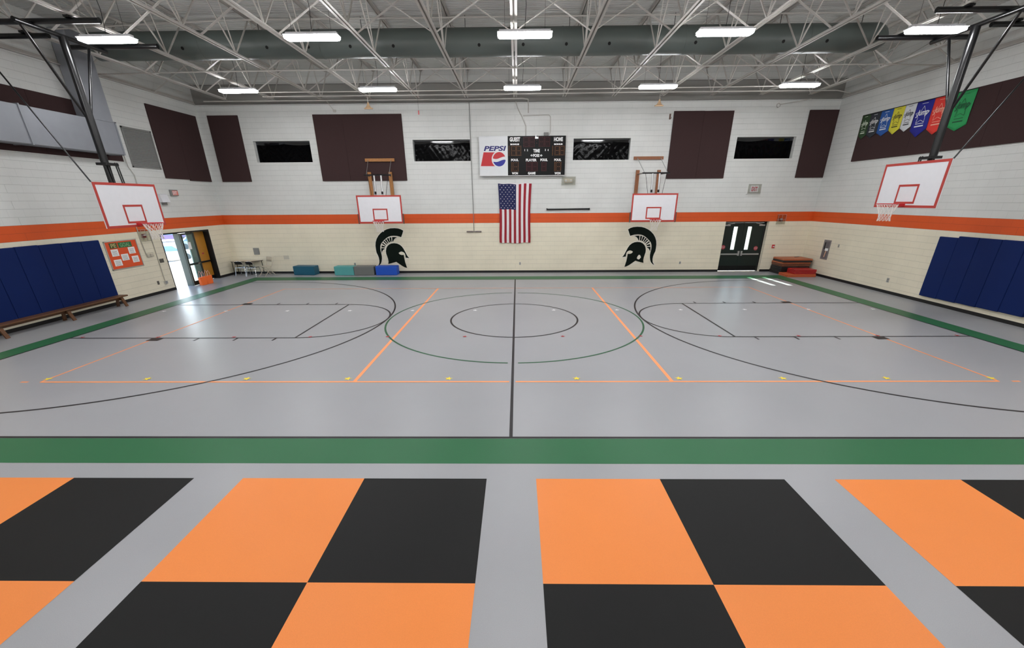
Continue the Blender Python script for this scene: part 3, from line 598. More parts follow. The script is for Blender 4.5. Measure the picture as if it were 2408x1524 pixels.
for cx, ox, lab in ((-5.56, -0.30, 'white backboard and hoop on wooden wall brackets, left of the flag'), (5.67, 0.08, 'white backboard and hoop on wooden wall brackets, right of the flag')):
    T = thing('basketball_hoop', lab, 'basketball hoop', (cx, YB, 4.2), 0, 'basketball hoops on the back wall'); o = Vector(T.location)
    P = lambda x, y, z: (x, y - o.y, z - o.z)
    F = lambda a, b, t: (a, t - o.y, b - o.z)
    z0 = 2.345; zr = z0 + 0.10
    bd = backboard(T, F, -0.915, 0.915, z0, z0 + 1.065, 6.50, 6.54, zr)
    for s in (-1, 1): MB().box(*sorted((s * 0.912, s * 0.95)), 6.485 - o.y, 6.56 - o.y, z0 - 0.03 - o.z, z0 + 0.36 - o.z).build('corner_pad', M_BROWN, T)
    rim(T, P(0, 6.11, zr), (0, 1, 0)); net(T, P(0, 6.11, zr), skew=(0.08 * (1 if cx > 0 else -1), 0))
    W = M_WOOD if cx < 0 else M_WOODR
    dq = 0.055 if cx < 0 else 0.002
    MB().box(ox - 0.635, ox + 0.635, 8.30 - o.y - dq, 8.368 - o.y - dq, 4.78 - o.z, 4.90 - o.z).build('wall_rail', W, T)
    pc = -0.36 if cx < 0 else 0.13
    for s in (-1, 1): MB().box(pc + s * 0.46 - 0.07, pc + s * 0.46 + 0.07, 8.28 - o.y - dq, 8.368 - o.y - dq, 2.7 - o.z, 4.37 - o.z).build('wall_post', W, T)
    if cx < 0:
        for s in (-1, 1):
            for z in (2.8, 3.7): MB().box(pc + s * 0.46 - 0.05, pc + s * 0.46 + 0.05, 8.31 - o.y, 8.368 - o.y, z - o.z, z + 0.2 - o.z).build('spacer_block', W, T)
    MB().tube([P(-0.55, 6.72, 4.17), P(0.55, 6.72, 4.17)], 0.028, 8).build('crossbar', M_BLKSTEEL, T)
    for s in (-1, 1):
        MB().tube([P(ox + s * 0.50, 8.25, 4.84), P(s * 0.46, 6.74, 4.18)], 0.013, 6).build('tie_rod', M_ALU, T)
        MB().tube([P(pc + s * 0.46, 8.24, 4.20), P(s * 0.5, 6.74, 4.17)], 0.022, 8).build('swing_arm', M_BLKSTEEL, T)
        MB().tube([P(pc + s * 0.46, 8.24, 2.85), P(s * 0.5, 6.56, 2.80)], 0.022, 8).build('swing_arm', M_BLKSTEEL, T)
        MB().tube([P(s * 0.14, 6.70, 4.15), P(s * 0.14, 6.62, 3.35)], 0.036, 12).build('lift_tube', M_ALU, T)
        MB().tube([P(s * 0.14, 6.635, 3.55), P(s * 0.14, 6.625, 3.45)], 0.04, 12).build('tube_collar', M_BLACK, T)
        MB().tube([P(s * 0.42, 6.72, 4.15), P(s * 0.28, 6.58, 3.35)], 0.008, 6).build('cable', M_BLACK, T)
    MB().box(-0.6, 0.6, 6.54 - o.y, 6.58 - o.y, 2.75 - o.z, 2.82 - o.z).box(-0.6, 0.6, 6.54 - o.y, 6.64 - o.y, 3.28 - o.z, 3.36 - o.z).build('board_frame', M_BLKSTEEL, T)

# ------------------------------------------------------------------ helmet emblems painted large on the back wall
for sgn, lab in ((1, 'dark green crested helmet emblem facing left, right of the flag'), (-1, 'dark green crested helmet emblem facing right, left of the flag')):
    T = thing('helmet_emblem', lab, 'wall emblem', (sgn * 5.8, YB - 0.0015, 0.25), 0); o = Vector(T.location)
    F = lambda a, b, t: (sgn * (a - 5.8), -t, b - o.z)
    m = MB()
    for n_, (k, p) in enumerate(HELMET.items()):
        if k == 'ear': continue
        q_ = offset_poly(p, 0.035 if k in ('crest', 'mask') else 0.028); d_ = 0.0015 + 0.0004 * n_
        m.add([F(a, b, d_) for a, b in q_], [tuple(t_) for t_ in __import__('mathutils').geometry.tessellate_polygon([[Vector((a, b, 0)) for a, b in q_]])])
    m.build('pale_border', M_CREAMW, T)
    MB().prism(HELMET['crest'], F, 0.0066, 0.009).build('crest', M_EMBLEM, T)
    MB().prism(HELMET['mask'], F, 0.0066, 0.009).build('mask', M_EMBLEM, T)
    m = MB()
    for k in range(1, 9): m.prism(HELMET['s%d' % k], F, 0.0066, 0.009)
    m.build('crest_ribs', M_EMBLEM, T)
    if sgn > 0: MB().prism(HELMET['ear'], F, 0.009, 0.011).build('ear_hole', M_CREAMW, T)

# ------------------------------------------------------------------ maroon acoustic panels
def panel(f, a0, a1, b0, b1, t0, t1, loc, label, group):
    o = MB().prism([(a0, b0), (a1, b0), (a1, b1), (a0, b1)], f, t0, t1).build('acoustic_panel', M_MAROON, None, loc, bevel=0.006)
    tag(o, label, 'acoustic panel', group)
gB, gL, gR = 'maroon acoustic panels on the back wall', 'maroon acoustic panels on the left wall', 'maroon acoustic panels on the right wall'
e = 0.003
for a0, a1, lab in ((-12.98, -11.685, 'narrow maroon acoustic panel between the left corner and the first window'),
                    (-8.51, -7.262, 'maroon acoustic panel left of the left wall hoop, narrower one of a joined pair'), (-7.262, -4.76, 'wide maroon acoustic panel behind the left wall hoop bracket, right of a joined pair'), (6.614, 7.875, 'maroon acoustic panel right of the right wall hoop, left of a joined pair'),
                    (7.875, 9.095, 'maroon acoustic panel left of the last window, right of a joined pair'), (12.205, 13.40, 'narrow maroon acoustic panel in the right corner of the back wall')):
    zt = 6.57 if not (6.6 < a0 < 6.7) else 6.575
    panel(BACKW, a0 + e, a1 - e, 4.025, zt, YB - 0.05, YB - 0.002, ((a0 + a1) / 2, YB, 4.025), lab, gB)
panel(SIDEW, 5.62, 6.90, 4.06, 6.52, -XW + 0.05, -XW + 0.002, (-XW, 6.2, 4.06), 'tall maroon acoustic panel on the left wall, next to the air grille', gL)
panel(SIDEW, 6.906, 8.18, 4.02, 6.52, -XW + 0.05, -XW + 0.002, (-XW, 7.5, 4.02), 'tall maroon acoustic panel on the left wall, nearest the corner', gL)
for i, (y1, lab) in enumerate(((3.95, 'long maroon acoustic panel behind the wall duct, at the duct end'), (1.45, 'long maroon acoustic panel behind the wall duct, nearer the camera'), (-1.05, 'long maroon acoustic panel behind the wall duct, at the left frame edge'))):
    panel(SIDEW, y1 - 2.494, y1, 4.50, 6.09, -XW + 0.025, -XW + 0.002, (-XW, y1, 4.5), lab, gL)
for i, (y1, lab) in enumerate(((6.83, 'long maroon acoustic panel on the right wall behind the pennants, nearest the corner'), (4.33, 'long maroon acoustic panel on the right wall behind the red and green pennants'), (1.83, 'long maroon acoustic panel on the right wall, nearest the frame edge'), (-0.67, 'long maroon acoustic panel on the right wall, outside the frame'))):
    if y1 < 0: continue
    panel(SIDEW, y1 - 2.494, y1, 4.53, 6.12, XW - 0.05, XW - 0.002, (XW, y1, 4.53), lab, gR)

# ------------------------------------------------------------------ pennants
PEN = [('dark green', (40, 66, 36), 6.78, 6.38, 5.40, 5.28, (214, 224, 205), 'nearest the corner'), ('charcoal', (44, 48, 56), 6.38, 5.89, 5.40, 5.27, (228, 228, 228), 'second from the corner'),
       ('medium blue', (36, 86, 160), 5.89, 5.35, 5.40, 5.27, (230, 234, 240), 'third from the corner'), ('yellow', (214, 206, 60), 5.35, 4.87, 5.41, 5.26, (70, 70, 30), 'fourth from the corner'),
       ('white', (214, 216, 220), 4.87, 4.42, 5.41, 5.28, (60, 60, 62), 'fifth from the corner'), ('navy', (26, 30, 136), 4.42, 3.79, 5.27, 5.05, (228, 230, 240), 'large one sixth from the corner'),
       ('red', (222, 56, 46), 3.79, 3.20, 5.23, 5.05, (244, 176, 152), 'beside the hoop mast'), ('bright green', (38, 150, 84), 3.06, 2.46, 5.19, 5.05, (20, 84, 50), 'nearest the camera')]
for nm, col, ya, yb, zs, ztip, tc, lab in PEN:
    zt = 6.10; T = thing('pennant', '%s pointed pennant on the right wall, %s' % (nm, lab), 'pennant', (XW - 0.06, (ya + yb) / 2, zt), 0, 'row of coloured pennants on the right wall')
    h = (ya - yb) / 2 - 0.003; mm = mat('pennant_' + nm.replace(' ', '_'), col, 0.75); mt = mat('print_' + nm.replace(' ', '_'), tc, 0.7)
    F = lambda a, b, t: (-t - 0.008 * math.sin(9 * a + 5 * b) * min(1, max(0, -b)) - 0.01, a, b)
    m = MB(); nx, nz = 12, 10; vs = []
    for j in range(nz + 1):
        for i in range(nx + 1):
            a = -h + 2 * h * i / nx; low = (zs - zt) + (ztip - zs) * (1 - abs(a) / h); vs.append(F(a, low * j / nz, 0.0))
    m.add(vs, [(r * (nx + 1) + c, r * (nx + 1) + c + 1, (r + 1) * (nx + 1) + c + 1, (r + 1) * (nx + 1) + c) for r in range(nz) for c in range(nx)], 0, True)
    o = m.build('cloth', mm, T); so = o.modifiers.new('thickness', 'SOLIDIFY'); so.thickness = 0.004
    MB().tube([(-0.012, -h, 0), (-0.012, h, 0)], 0.009, 6).build('top_rod', M_BLACK, T)
    L = zt - zs; m = MB(); G = lambda a, b, t: F(-a, b, t)
    m.text('Jump', -0.72 * h, 0.72 * h, -0.56 * L, -0.30 * L, G, 0, 0.012, shear=0.3, weight=0.02)
    cs = (0, -0.50 * L)
    for k in range(5):      # loose star strokes round the word
        a0 = math.pi / 2 + 2 * math.pi * k / 5
        for da in (-0.3, 0.3):
            p0 = Vector((cs[0] + 0.85 * h * math.cos(a0), cs[1] + 0.85 * h * math.sin(a0))); p1 = Vector((cs[0] + 0.45 * h * math.cos(a0 + da * 2), cs[1] + 0.45 * h * math.sin(a0 + da * 2)))
            d = (p1 - p0).normalized(); s = Vector((-d.y, d.x)) * 0.006; m.add([G(*(p0 + s), 0.010), G(*(p0 - s), 0.010), G(*(p1 - s), 0.010), G(*(p1 + s), 0.010)], [(0, 1, 2, 3)])
    for b0, w0, hh in ((-0.80, 0.5, 0.016), (-0.90, 0.55, 0.035), (-0.10, 0.35, 0.012)):
        m.add([G(a, b, 0.010) for a, b in ((-w0 * h, b0 * L), (w0 * h, b0 * L), (w0 * h, b0 * L + hh), (-w0 * h, b0 * L + hh))], [(0, 1, 2, 3)])
    m.build('print', mt, T)

# ------------------------------------------------------------------ scoreboard
T = thing('scoreboard', 'large scoreboard with a white sponsor panel above the flag', 'scoreboard', (0.30, YB, 4.20)); o = Vector(T.location)
X0, X1, Z0, Z1, YS = -1.53, 2.15, 4.19, 5.70, 8.20
MB().box(X0 - o.x, X1 - o.x, YS + 0.004 - o.y, -0.002, Z0 - o.z, Z1 - o.z).build('cabinet', M_GREYBOX, T)
def sxy(x, y):      # from a drawing of the board, 2400 x 1160
    s = (x - (50 + 40 * (y - 60) / 1060)) / (2297 - 85 * (y - 60) / 1060); t = (y - (70 - 35 * s)) / (1060 + 12 * s)
    return X0 + s * (X1 - X0), Z1 - t * (Z1 - Z0)
F = lambda a, b, t: (a - o.x, t - o.y, b - o.z)
xm = sxy(818, 600)[0]
pw = MB().box(X0 - o.x, xm - o.x, YS - o.y, YS + 0.02 - o.y, Z0 - o.z, Z1 - o.z).build('sponsor_panel', M_PANELW, T)
bp = MB().box(xm - o.x, X1 - o.x, YS - o.y, YS + 0.02 - o.y, Z0 - o.z, Z1 - o.z).build('score_face', M_SBBLACK, T)
a0, b0 = sxy(185, 460); a1, b1 = sxy(775, 316)
MB().text('PEPSI', a0, a1, b0, b1, F, 0, YS - 0.003, weight=0.035, shear=0.22).build('logo_word', M_NAVY, pw)
cx, cz = sxy(592, 677); R = (sxy(757, 677)[0] - sxy(427, 677)[0]) / 2 * 1.02
q = [sxy(180, 492), sxy(500, 492), sxy(500, 866), sxy(112, 866)]
MB().prism(q, F, YS - 0.002, YS - 0.001).build('logo_block', M_LRED, pw)
MB().prism(circle2(cx, cz, R * 1.17, 48), F, YS - 0.004, YS - 0.003).build('logo_ring', M_PANELW, pw)
def wave(x): return 0.16 * R * math.sin((x / R) * 2.3 - 0.35) + 0.0
up = [(cx + R * math.cos(a), cz + R * math.sin(a)) for a in [math.radians(10 + k * 4) for k in range(41)]]
lo = [(cx - R * 0.985 + 1.96 * R * k / 20, 0) for k in range(21)]
topw = [(x, cz + 0.20 * R + wave(x - cx)) for x, _ in lo if -0.95 * R < x - cx < 0.95 * R]
botw = [(x, cz - 0.22 * R + wave(x - cx)) for x, _ in lo if -0.95 * R < x - cx < 0.95 * R]
arc_t = [(cx + R * math.cos(math.radians(a)), cz + R * math.sin(math.radians(a))) for a in range(22, 176, 6)]
MB().prism(arc_t + topw, F, YS - 0.007, YS - 0.005).build('logo_top', M_LRED, pw)
arc_b = [(cx + R * math.cos(math.radians(a)), cz + R * math.sin(math.radians(a))) for a in range(204, 356, 6)]
MB().prism(arc_b + botw[::-1], F, YS - 0.007, YS - 0.005).build('logo_bottom', M_LBLUE, pw)
m = MB()
for s_, x0, x1, y0, y1, wt in (('GUEST', 865, 1140, 85, 205, .03), ('BONUS', 885, 1115, 250, 298, .05), ('HOME', 2030, 2270, 75, 190, .03), ('BONUS', 2035, 2258, 240, 285, .05), ('TIME', 1485, 1660, 395, 490, .03),
                           ('1', 1256, 1268, 400, 455, .0), ('2', 1322, 1348, 400, 455, .03), ('3', 1792, 1816, 392, 450, .03), ('4', 1862, 1890, 392, 450, .03), ('POSS', 1482, 1650, 527, 612, .03),
                           ('FOUL', 905, 1100, 660, 728, .03), ('PLAYER', 1292, 1575, 655, 732, .03), ('FOUL', 1670, 1863, 650, 724, .03), ('FOUL', 2035, 2220, 650, 720, .03), ('WON', 925, 1085, 1025, 1095, .03),
                           ('GAME', 1345, 1545, 1020, 1093, .03), ('WON', 2040, 2200, 1020, 1088, .03)):
    a0, b0 = sxy(x0, y1); a1, b1 = sxy(x1, y0); m.text(s_, a0, a1, b0, b1, F, 0, YS - 0.003, weight=wt + 0.018)
for xs in ((1410, 1465, 1), (1730, 1672, -1)):
    tip, bs, _ = xs; a, b_ = sxy(tip, 568); a2, b2 = sxy(bs, 568); hh = 0.05
    m.prism([(a, b_), (a2 - (a2 - a) * 0.35, b_ + hh), (a2 - (a2 - a) * 0.35, b_ + hh / 2), (a2, b_ + hh / 2), (a2, b_ - hh / 2), (a2 - (a2 - a) * 0.35, b_ - hh / 2), (a2 - (a2 - a) * 0.35, b_ - hh)], F, YS - 0.003, YS - 0.002)
m.build('lettering', M_WHITEV, bp)
m = MB(); a, b_ = sxy(1438, 568); m.prism(circle2(a, b_, 0.016, 10), F, YS - 0.006, YS - 0.004); a, b_ = sxy(1700, 568); m.prism(circle2(a, b_, 0.016, 10), F, YS - 0.006, YS - 0.004); m.build('arrow_lamps', M_SBBLACK, bp)
def digits(x0, x1, y0, y1, n, amber, one=False):
    A0, B0 = sxy(x0 - 12, y1 + 12); A1, B1 = sxy(x1 + 12, y0 - 12)
    d = MB().prism([(A0, B0), (A1, B0), (A1, B1), (A0, B1)], F, YS - 0.002, YS - 0.001).build('digit_window', M_DIGITA if amber else M_DIGITR, bp)
    m = MB(); a0, b0 = sxy(x0, y1); a1, b1 = sxy(x1, y0); wd = (a1 - a0)
    cells = []
    off = 0.0
    if one: cells.append((a0, a0)); off = 0.22 * wd
    k = (wd - off) / n
    for i in range(n): cells.append((a0 + off + i * k + 0.10 * k * (i > 0), a0 + off + (i + 1) * k - (0.10 * k if i < n - 1 else 0)))
    for c0, c1 in cells:
        for r in range(7):
            z = b0 + (b1 - b0) * r / 6
            cols = [c0] if c0 == c1 else ([c0 + (c1 - c0) * q / 3 for q in range(4)] if r in (0, 3, 6) else [c0, c1])
            for x in cols: m.prism(circle2(x, z, 0.0105, 6), F, YS - 0.005, YS - 0.002)
    m.build('led_dots', M_AMBER if amber else M_DKRED, d)
digits(850, 1160, 325, 570, 2, True, True); digits(1988, 2305, 315, 552, 2, True, True)
digits(1235, 1520, 85, 340, 2, False); digits(1640, 1925, 75, 325, 2, False)
digits(920, 1092, 765, 995, 1, True, True); digits(2040, 2212, 755, 985, 1, True, True)
digits(1310, 1595, 755, 990, 2, False); digits(1705, 1825, 755, 985, 1, False)
m = MB(); 
for y in (160, 238): a, b_ = sxy(1577, y); m.prism(circle2(a, b_, 0.012, 8), F, YS - 0.005, YS - 0.002)
m.build('colon_dots', M_DKRED, bp)
a, b_ = sxy(1578, 95)
MB().box(a - 0.07 - o.x, a + 0.07 - o.x, YS - 0.03 - o.y, YS - o.y, b_ - 0.04 - o.z, b_ + 0.03 - o.z).box(a - 0.05 - o.x, a - 0.02 - o.x, YS - 0.03 - o.y, YS - 0.01 - o.y, b_ + 0.03 - o.z, b_ + 0.12 - o.z).build('top_bracket', M_ALU, T)
MB().box(1.22 - o.x, 1.42 - o.x, YS + 0.03 - o.y, -0.002, Z1 - o.z, Z1 + 0.13 - o.z).build('junction_box', M_GREYBOX, T)
MB().box(X0 - o.x, X1 - o.x, YS - 0.012 - o.y, YS - o.y, Z0 - 0.02 - o.z, Z0 + 0.004 - o.z).build('bottom_trim', M_ALU, T)
conduit([(0.04, 8.0, 6.90), (0.10, 8.33, 6.75), (0.28, 8.34, 6.45), (0.46, 8.34, 6.08), (0.46, 8.34, 5.72)], 'bent white conduit dropping to the scoreboard top')
conduit([(0.34, 8.335, 6.46), (1.40, 8.335, 6.48), (1.47, 8.335, 6.45), (1.49, 8.335, 6.38), (1.49, 8.335, 5.86), (1.47, 8.335, 5.78), (1.435, 8.335, 5.76)], 'white conduit looping right and down into the scoreboard box', 0.014)

# ------------------------------------------------------------------ flag
T = thing('wall_flag', 'American flag hung vertically under the scoreboard', 'flag', (-0.02, YB, 3.93)); o = Vector(T.location)
xa, xb, zt, zb = -0.755, 0.73, 3.885, 1.385
def fl(u, v):        # u across 0..1, v down 0..1
    narrow = 0.035 * math.sin(math.pi * min(1, v * 1.1)) + 0.03 * v
    x = xa + narrow + (xb - xa - 2 * narrow) * u; z = zt + (zb - zt) * v - 0.035 * math.sin(math.pi * u) - 0.012 * math.sin(7 * u * 2)
    y = YB - 0.05 - 0.022 * math.sin(u * 21 + 1.2 * math.sin(3 * v)) * (0.25 + v)
    return (x - o.x, y - o.y, z - o.z)
m = MB(); nx, nz = 91, 50; vs = [fl(i / nx, j / nz) for j in range(nz + 1) for i in range(nx + 1)]
fs = []; 
for r in range(nz):
    for c in range(nx):
        stripe = c * 13 // nx; canton = stripe < 7 and r < 21
        m.add([vs[k] for k in (r * (nx + 1) + c, r * (nx + 1) + c + 1, (r + 1) * (nx + 1) + c + 1, (r + 1) * (nx + 1) + c)], [(0, 1, 2, 3)], 2 if canton else (1 if stripe % 2 == 0 else 0))
ob = m.build('cloth', [M_FLAGW, M_FLAGR, M_FLAGB], T)
bm = bmesh.new(); bm.from_mesh(ob.data); bmesh.ops.remove_doubles(bm, verts=bm.verts, dist=1e-5); bmesh.ops.recalc_face_normals(bm, faces=bm.faces); bm.to_mesh(ob.data); bm.free()
for p_ in ob.data.polygons: p_.use_smooth = True
m = MB(); cu, cv = 7 / 13, 21 / 50
for r in range(11):
    cols = 5 if r % 2 == 0 else 4
    for c in range(cols):
        u = cu * ((c + 0.5) / 5 if cols == 5 else (c + 1) / 5); v = cv * (r + 0.6) / 11.3; q = Vector(fl(u, v)); rr = 0.024
        m.add([(q.x + (rr if k % 2 == 0 else rr * 0.45) * math.sin(math.pi * k / 5), q.y - 0.006, q.z + (rr if k % 2 == 0 else rr * 0.45) * math.cos(math.pi * k / 5)) for k in range(10)] + [(q.x, q.y - 0.006, q.z)], [(10, i, (i + 1) % 10) for i in range(10)])
m.build('stars', M_FLAGW, T)
m = MB(); m.add([fl(i / 40, 0.0) for i in range(41)] + [(a, b - 0.002, c + 0.04 * (0.4 + 0.6 * math.sin(math.pi * i / 40))) for i, (a, b, c) in enumerate([fl(i / 40, 0) for i in range(41)])], [(i, i + 1, 42 + i, 41 + i) for i in range(40)]); m.build('header_tape', M_FLAGW, T)

# ------------------------------------------------------------------ things fixed on the walls
def box_thing(name, label, cat, x0, x1, y0, y1, z0, z1, m, group=None, bevel=0.004):
    return tag(MB().box(x0, x1, y0, y1, z0, z1).build(name, m, None, ((x0 + x1) / 2, (y0 + y1) / 2, z0), bevel=bevel), label, cat, group)
# vertical pole with a cross handle on the back wall
T = thing('wall_rod', 'thin grey rod running down the back wall to a short crossbar', 'rod', (-1.895, YB, 1.87)); 
MB().tube([(0, -0.03, 0), (0, -0.03, 5.1)], 0.013, 8).build('rod', M_GREYBOX, T)
m = MB()
for s in (-1, 1): m.tube([(s * 0.05, -0.045, 0), (s * 0.34, -0.045, 0)], 0.028, 10)
m.tube([(-0.34, -0.045, 0), (0.34, -0.045, 0)], 0.014, 8).tube([(0, 0, 0), (0, -0.05, 0)], 0.02, 8); m.build('crossbar', mat('grey_foam', (120, 108, 108), 0.7), T)
T = thing('wall_bar', 'long thin black bar fixed level on the back wall right of the flag', 'bar', (2.38, YB, 2.80))
MB().tube([(-0.95, -0.06, 0), (0.95, -0.06, 0.012)], 0.03, 10).build('bar', M_BLACK, T)
for x in (-0.95, 0.95): MB().box(x - 0.02, x + 0.02, -0.09, 0, -0.035, 0.05).build('end_bracket', M_BLACK, T)
M_GUARD = glass_mat('clear_guard', (240, 240, 236), 0.05)
def cage(T, w, h, d, m=M_ALU, dz=0.0):
    g = MB().box(-w / 2 + 0.006, w / 2 - 0.006, -d + 0.006, -0.002, 0.006, h - 0.006).build('clear_cover', M_GUARD, T); g.location = (0, 0, dz)
    k = MB()
    for x in (-w / 2, 0, w / 2):
        k.tube([(x, 0, 0), (x, -d, 0), (x, -d, h), (x, 0, h)], 0.0045, 5)
    for z in (0, h / 2, h): k.tube([(-w / 2, 0, z), (-w / 2, -d, z), (w / 2, -d, z), (w / 2, 0, z)], 0.0045, 5)
    k = k.build('wire_guard', m, T); k.location = (0, 0, dz); return k
T = thing('emergency_light', 'twin head emergency light in a wire guard below the scoreboard', 'emergency light', (2.34, YB, 3.79))
cage(T, 0.60, 0.34, 0.16); MB().box(-0.18, 0.18, -0.09, 0, 0.10, 0.26).build('housing', mat('cream_plastic', (214, 204, 186), 0.5), T, bevel=0.01)
for s in (-1, 1): MB().tube([(s * 0.11, -0.09, 0.19), (s * 0.11, -0.13, 0.18)], 0.045, 14).build('lamp_head', M_WHITE, T)
T = thing('exit_sign', 'white exit sign with red letters in a wire guard above the green double doors', 'exit sign', (10.54, YB, 3.41))
cage(T, 0.52, 0.37, 0.10); MB().box(-0.18, 0.17, -0.05, 0, 0.05, 0.32).build('sign_face', M_WHITE, T)
MB().text('EXIT', -0.125, 0.125, 0.09, 0.26, BACKW, 0, -0.054, weight=0.03).build('lettering', M_LRED, T)
MB().tube([(-0.30, -0.12, -0.03), (0.26, -0.12, -0.03)], 0.006, 5).tube([(-0.30, -0.0, -0.03), (-0.30, -0.12, -0.03)], 0.006, 5).tube([(0.26, -0.0, -0.03), (0.26, -0.12, -0.03)], 0.006, 5).build('guard_foot', M_ALU, T)
T = thing('exit_sign', 'small red faced exit sign high on the left wall above the open doorway', 'exit sign', (-XW, 5.80, 3.43))
MB().box(0, 0.07, -0.20, 0.17, 0, 0.22).build('housing', M_GREYBOX, T, bevel=0.006)
MB().box(0.07, 0.074, -0.13, 0.15, 0.03, 0.19).build('sign_face', mat('sign_pinkish', (226, 120, 104), 0.5), T); MB().text('EXIT', -0.12, 0.10, 0.05, 0.17, lambda a, b, t: (0.077, a, b), 0, 0, weight=0.03).build('lettering', M_WHITE, T)
T = thing('wall_speaker', 'white sloped box on the left wall beside the left hanging backboard', 'speaker', (-XW, 5.17, 3.2))
MB().prism([(0, 0), (0.14, 0.0), (0.08, 0.28), (0, 0.30)], lambda a, b, t: (a, t, b), -0.19, 0.19).build('housing', M_WHITE, T, bevel=0.006); MB().box(0, 0.06, -0.1, 0.1, -0.10, 0).build('bracket', M_GREYBOX, T)
def strobe(label, loc, side):
    T = thing('fire_alarm_strobe', label, 'fire alarm', loc, 0 if side == 'b' else math.pi / 2)
    MB().box(-0.075, 0.075, -0.06, 0, 0, 0.13).build('housing', mat('alarm_red', (112, 20, 28), 0.5), T, bevel=0.005); MB().box(-0.05, 0.05, -0.075, -0.06, 0.07, 0.11).build('strobe_lens', M_WHITE, T)
    cage(T, 0.34, 0.40, 0.11, dz=-0.12)
strobe('caged red fire alarm strobe on the orange stripe right of the double doors', (12.0, YB, 2.24), 'b')
strobe('caged dark red fire alarm strobe left of the open doorway', (-XW, 3.78, 2.02), 'l')
T = thing('fire_pull_station', 'small red fire pull station between the double doors and the mat stack', 'fire pull station', (11.93, YB, 1.07))
MB().box(-0.055, 0.055, -0.05, 0, 0, 0.15).build('housing', M_RED, T, bevel=0.004); MB().box(-0.04, 0.04, -0.062, -0.05, 0.05, 0.09).build('pull_bar', M_WHITE, T)
box_thing('wall_plate', 'grey square metal plate on the back wall above the folding table', 'wall plate', -12.33, -12.07, YB - 0.04, YB, 0.89, 1.19, M_GREYBOX)
box_thing('paper_towel_patch', 'faint pale patch on the back wall left of the dark teal block', 'wall patch', -10.98, -10.72, YB - 0.004, YB, 0.66, 0.84, mat('pale_patch', (202, 196, 180), 0.6), bevel=0)
def outlet(label, loc, rz, m=None, s=1.0):
    T = thing('power_outlet', label, 'power outlet', loc, rz, 'outlets on the gym walls')
    MB().box(-0.04 * s, 0.04 * s, -0.008, 0, -0.06 * s, 0.06 * s).build('cover_plate', m or M_ALU, T)
    for z in (-0.025, 0.025): MB().box(-0.016, 0.016, -0.011, -0.008, z * s - 0.013, z * s + 0.013).build('socket', mat('socket_grey', (90, 84, 76), 0.5), T)
outlet('power outlet above the light teal block', (-7.63, YB, 0.43), 0); outlet('power outlet low on the back wall below the flag', (0.22, YB, 0.42), 0)
outlet('power outlet right of the right helmet emblem', (7.75, YB, 0.42), 0); outlet('power outlet low on the right wall', (XW, 3.42, 0.45), -math.pi / 2, s=1.3)
outlet('small switch plate beside the extinguisher cabinet', (XW, 6.27, 1.36), -math.pi / 2, s=1.0); outlet('dark power outlet low on the left wall beside the doorway', (-XW, 3.77, 0.40), math.pi / 2, m=mat('plate_dark', (84, 80, 74), 0.5), s=1.1)
box_thing('switch_plate', 'dark grey switch plate beside the open doorway', 'switch plate', -XW, -XW + 0.015, 4.14, 4.33, 1.08, 1.22, mat('plate_dark', (84, 80, 74), 0.5))
T = thing('thermostat_cluster', 'pair of small caged wall controls under the fire alarm strobe', 'wall controls', (-XW, 3.76, 1.36))
MB().box(0, 0.05, -0.12, 0.0, 0, 0.10).box(0, 0.05, 0.02, 0.13, 0, 0.10).build('control_box', mat('control_beige', (196, 188, 172), 0.5), T, bevel=0.006); MB().tube([(0.05, -0.14, 0), (0.05, 0.15, 0), (0.05, 0.15, 0.13), (0.05, -0.14, 0.13)], 0.005, 5, closed=True).build('wire_guard', M_ALU, T)
conduit([(-XW + 0.02, 3.575, 3.3), (-XW + 0.02, 3.585, 1.9), (-XW + 0.02, 3.63, 1.44)], 'grey conduit running down to the caged wall controls', 0.014, m=M_CONDUIT)
T = thing('wall_conduit', 'grey conduit from the orange stripe down to a small box beside the doorway', 'conduit', (-XW, 4.08, 0.40)); MB().tube([(0.02, -0.02, 2.3), (0.02, 0.0, 0)], 0.013, 8).build('pipe', M_CONDUIT, T); MB().box(0, 0.06, -0.05, 0.07, -0.09, 0.01).build('outlet_box', M_ALU, T)
# extinguisher cabinet
T = thing('extinguisher_cabinet', 'recessed grey cabinet with a pale handled object on the right wall', 'cabinet', (XW, 6.96, 0.735), -math.pi / 2)
MB().box(-0.21, 0.21, -0.02, 0, 0, 0.80).build('door_frame', mat('cabinet_grey', (120, 116, 118), 0.45), T, bevel=0.004)
MB().box(-0.15, 0.15, -0.024, -0.02, 0.06, 0.74).build('door_panel', mat('cabinet_dark', (98, 94, 98), 0.35), T)
MB().box(-0.10, -0.07, -0.04, -0.024, 0.42, 0.70).build('hose', M_BLACK, T)
MB().box(0.0, 0.16, -0.045, -0.024, 0.36, 0.46).build('white_head', M_WHITEV, T); MB().bar((0.07, -0.036, 0.36), (0.03, -0.036, 0.10), 0.03, 0.02).build('pale_handle', mat('handle_peach', (236, 190, 160), 0.5), T)
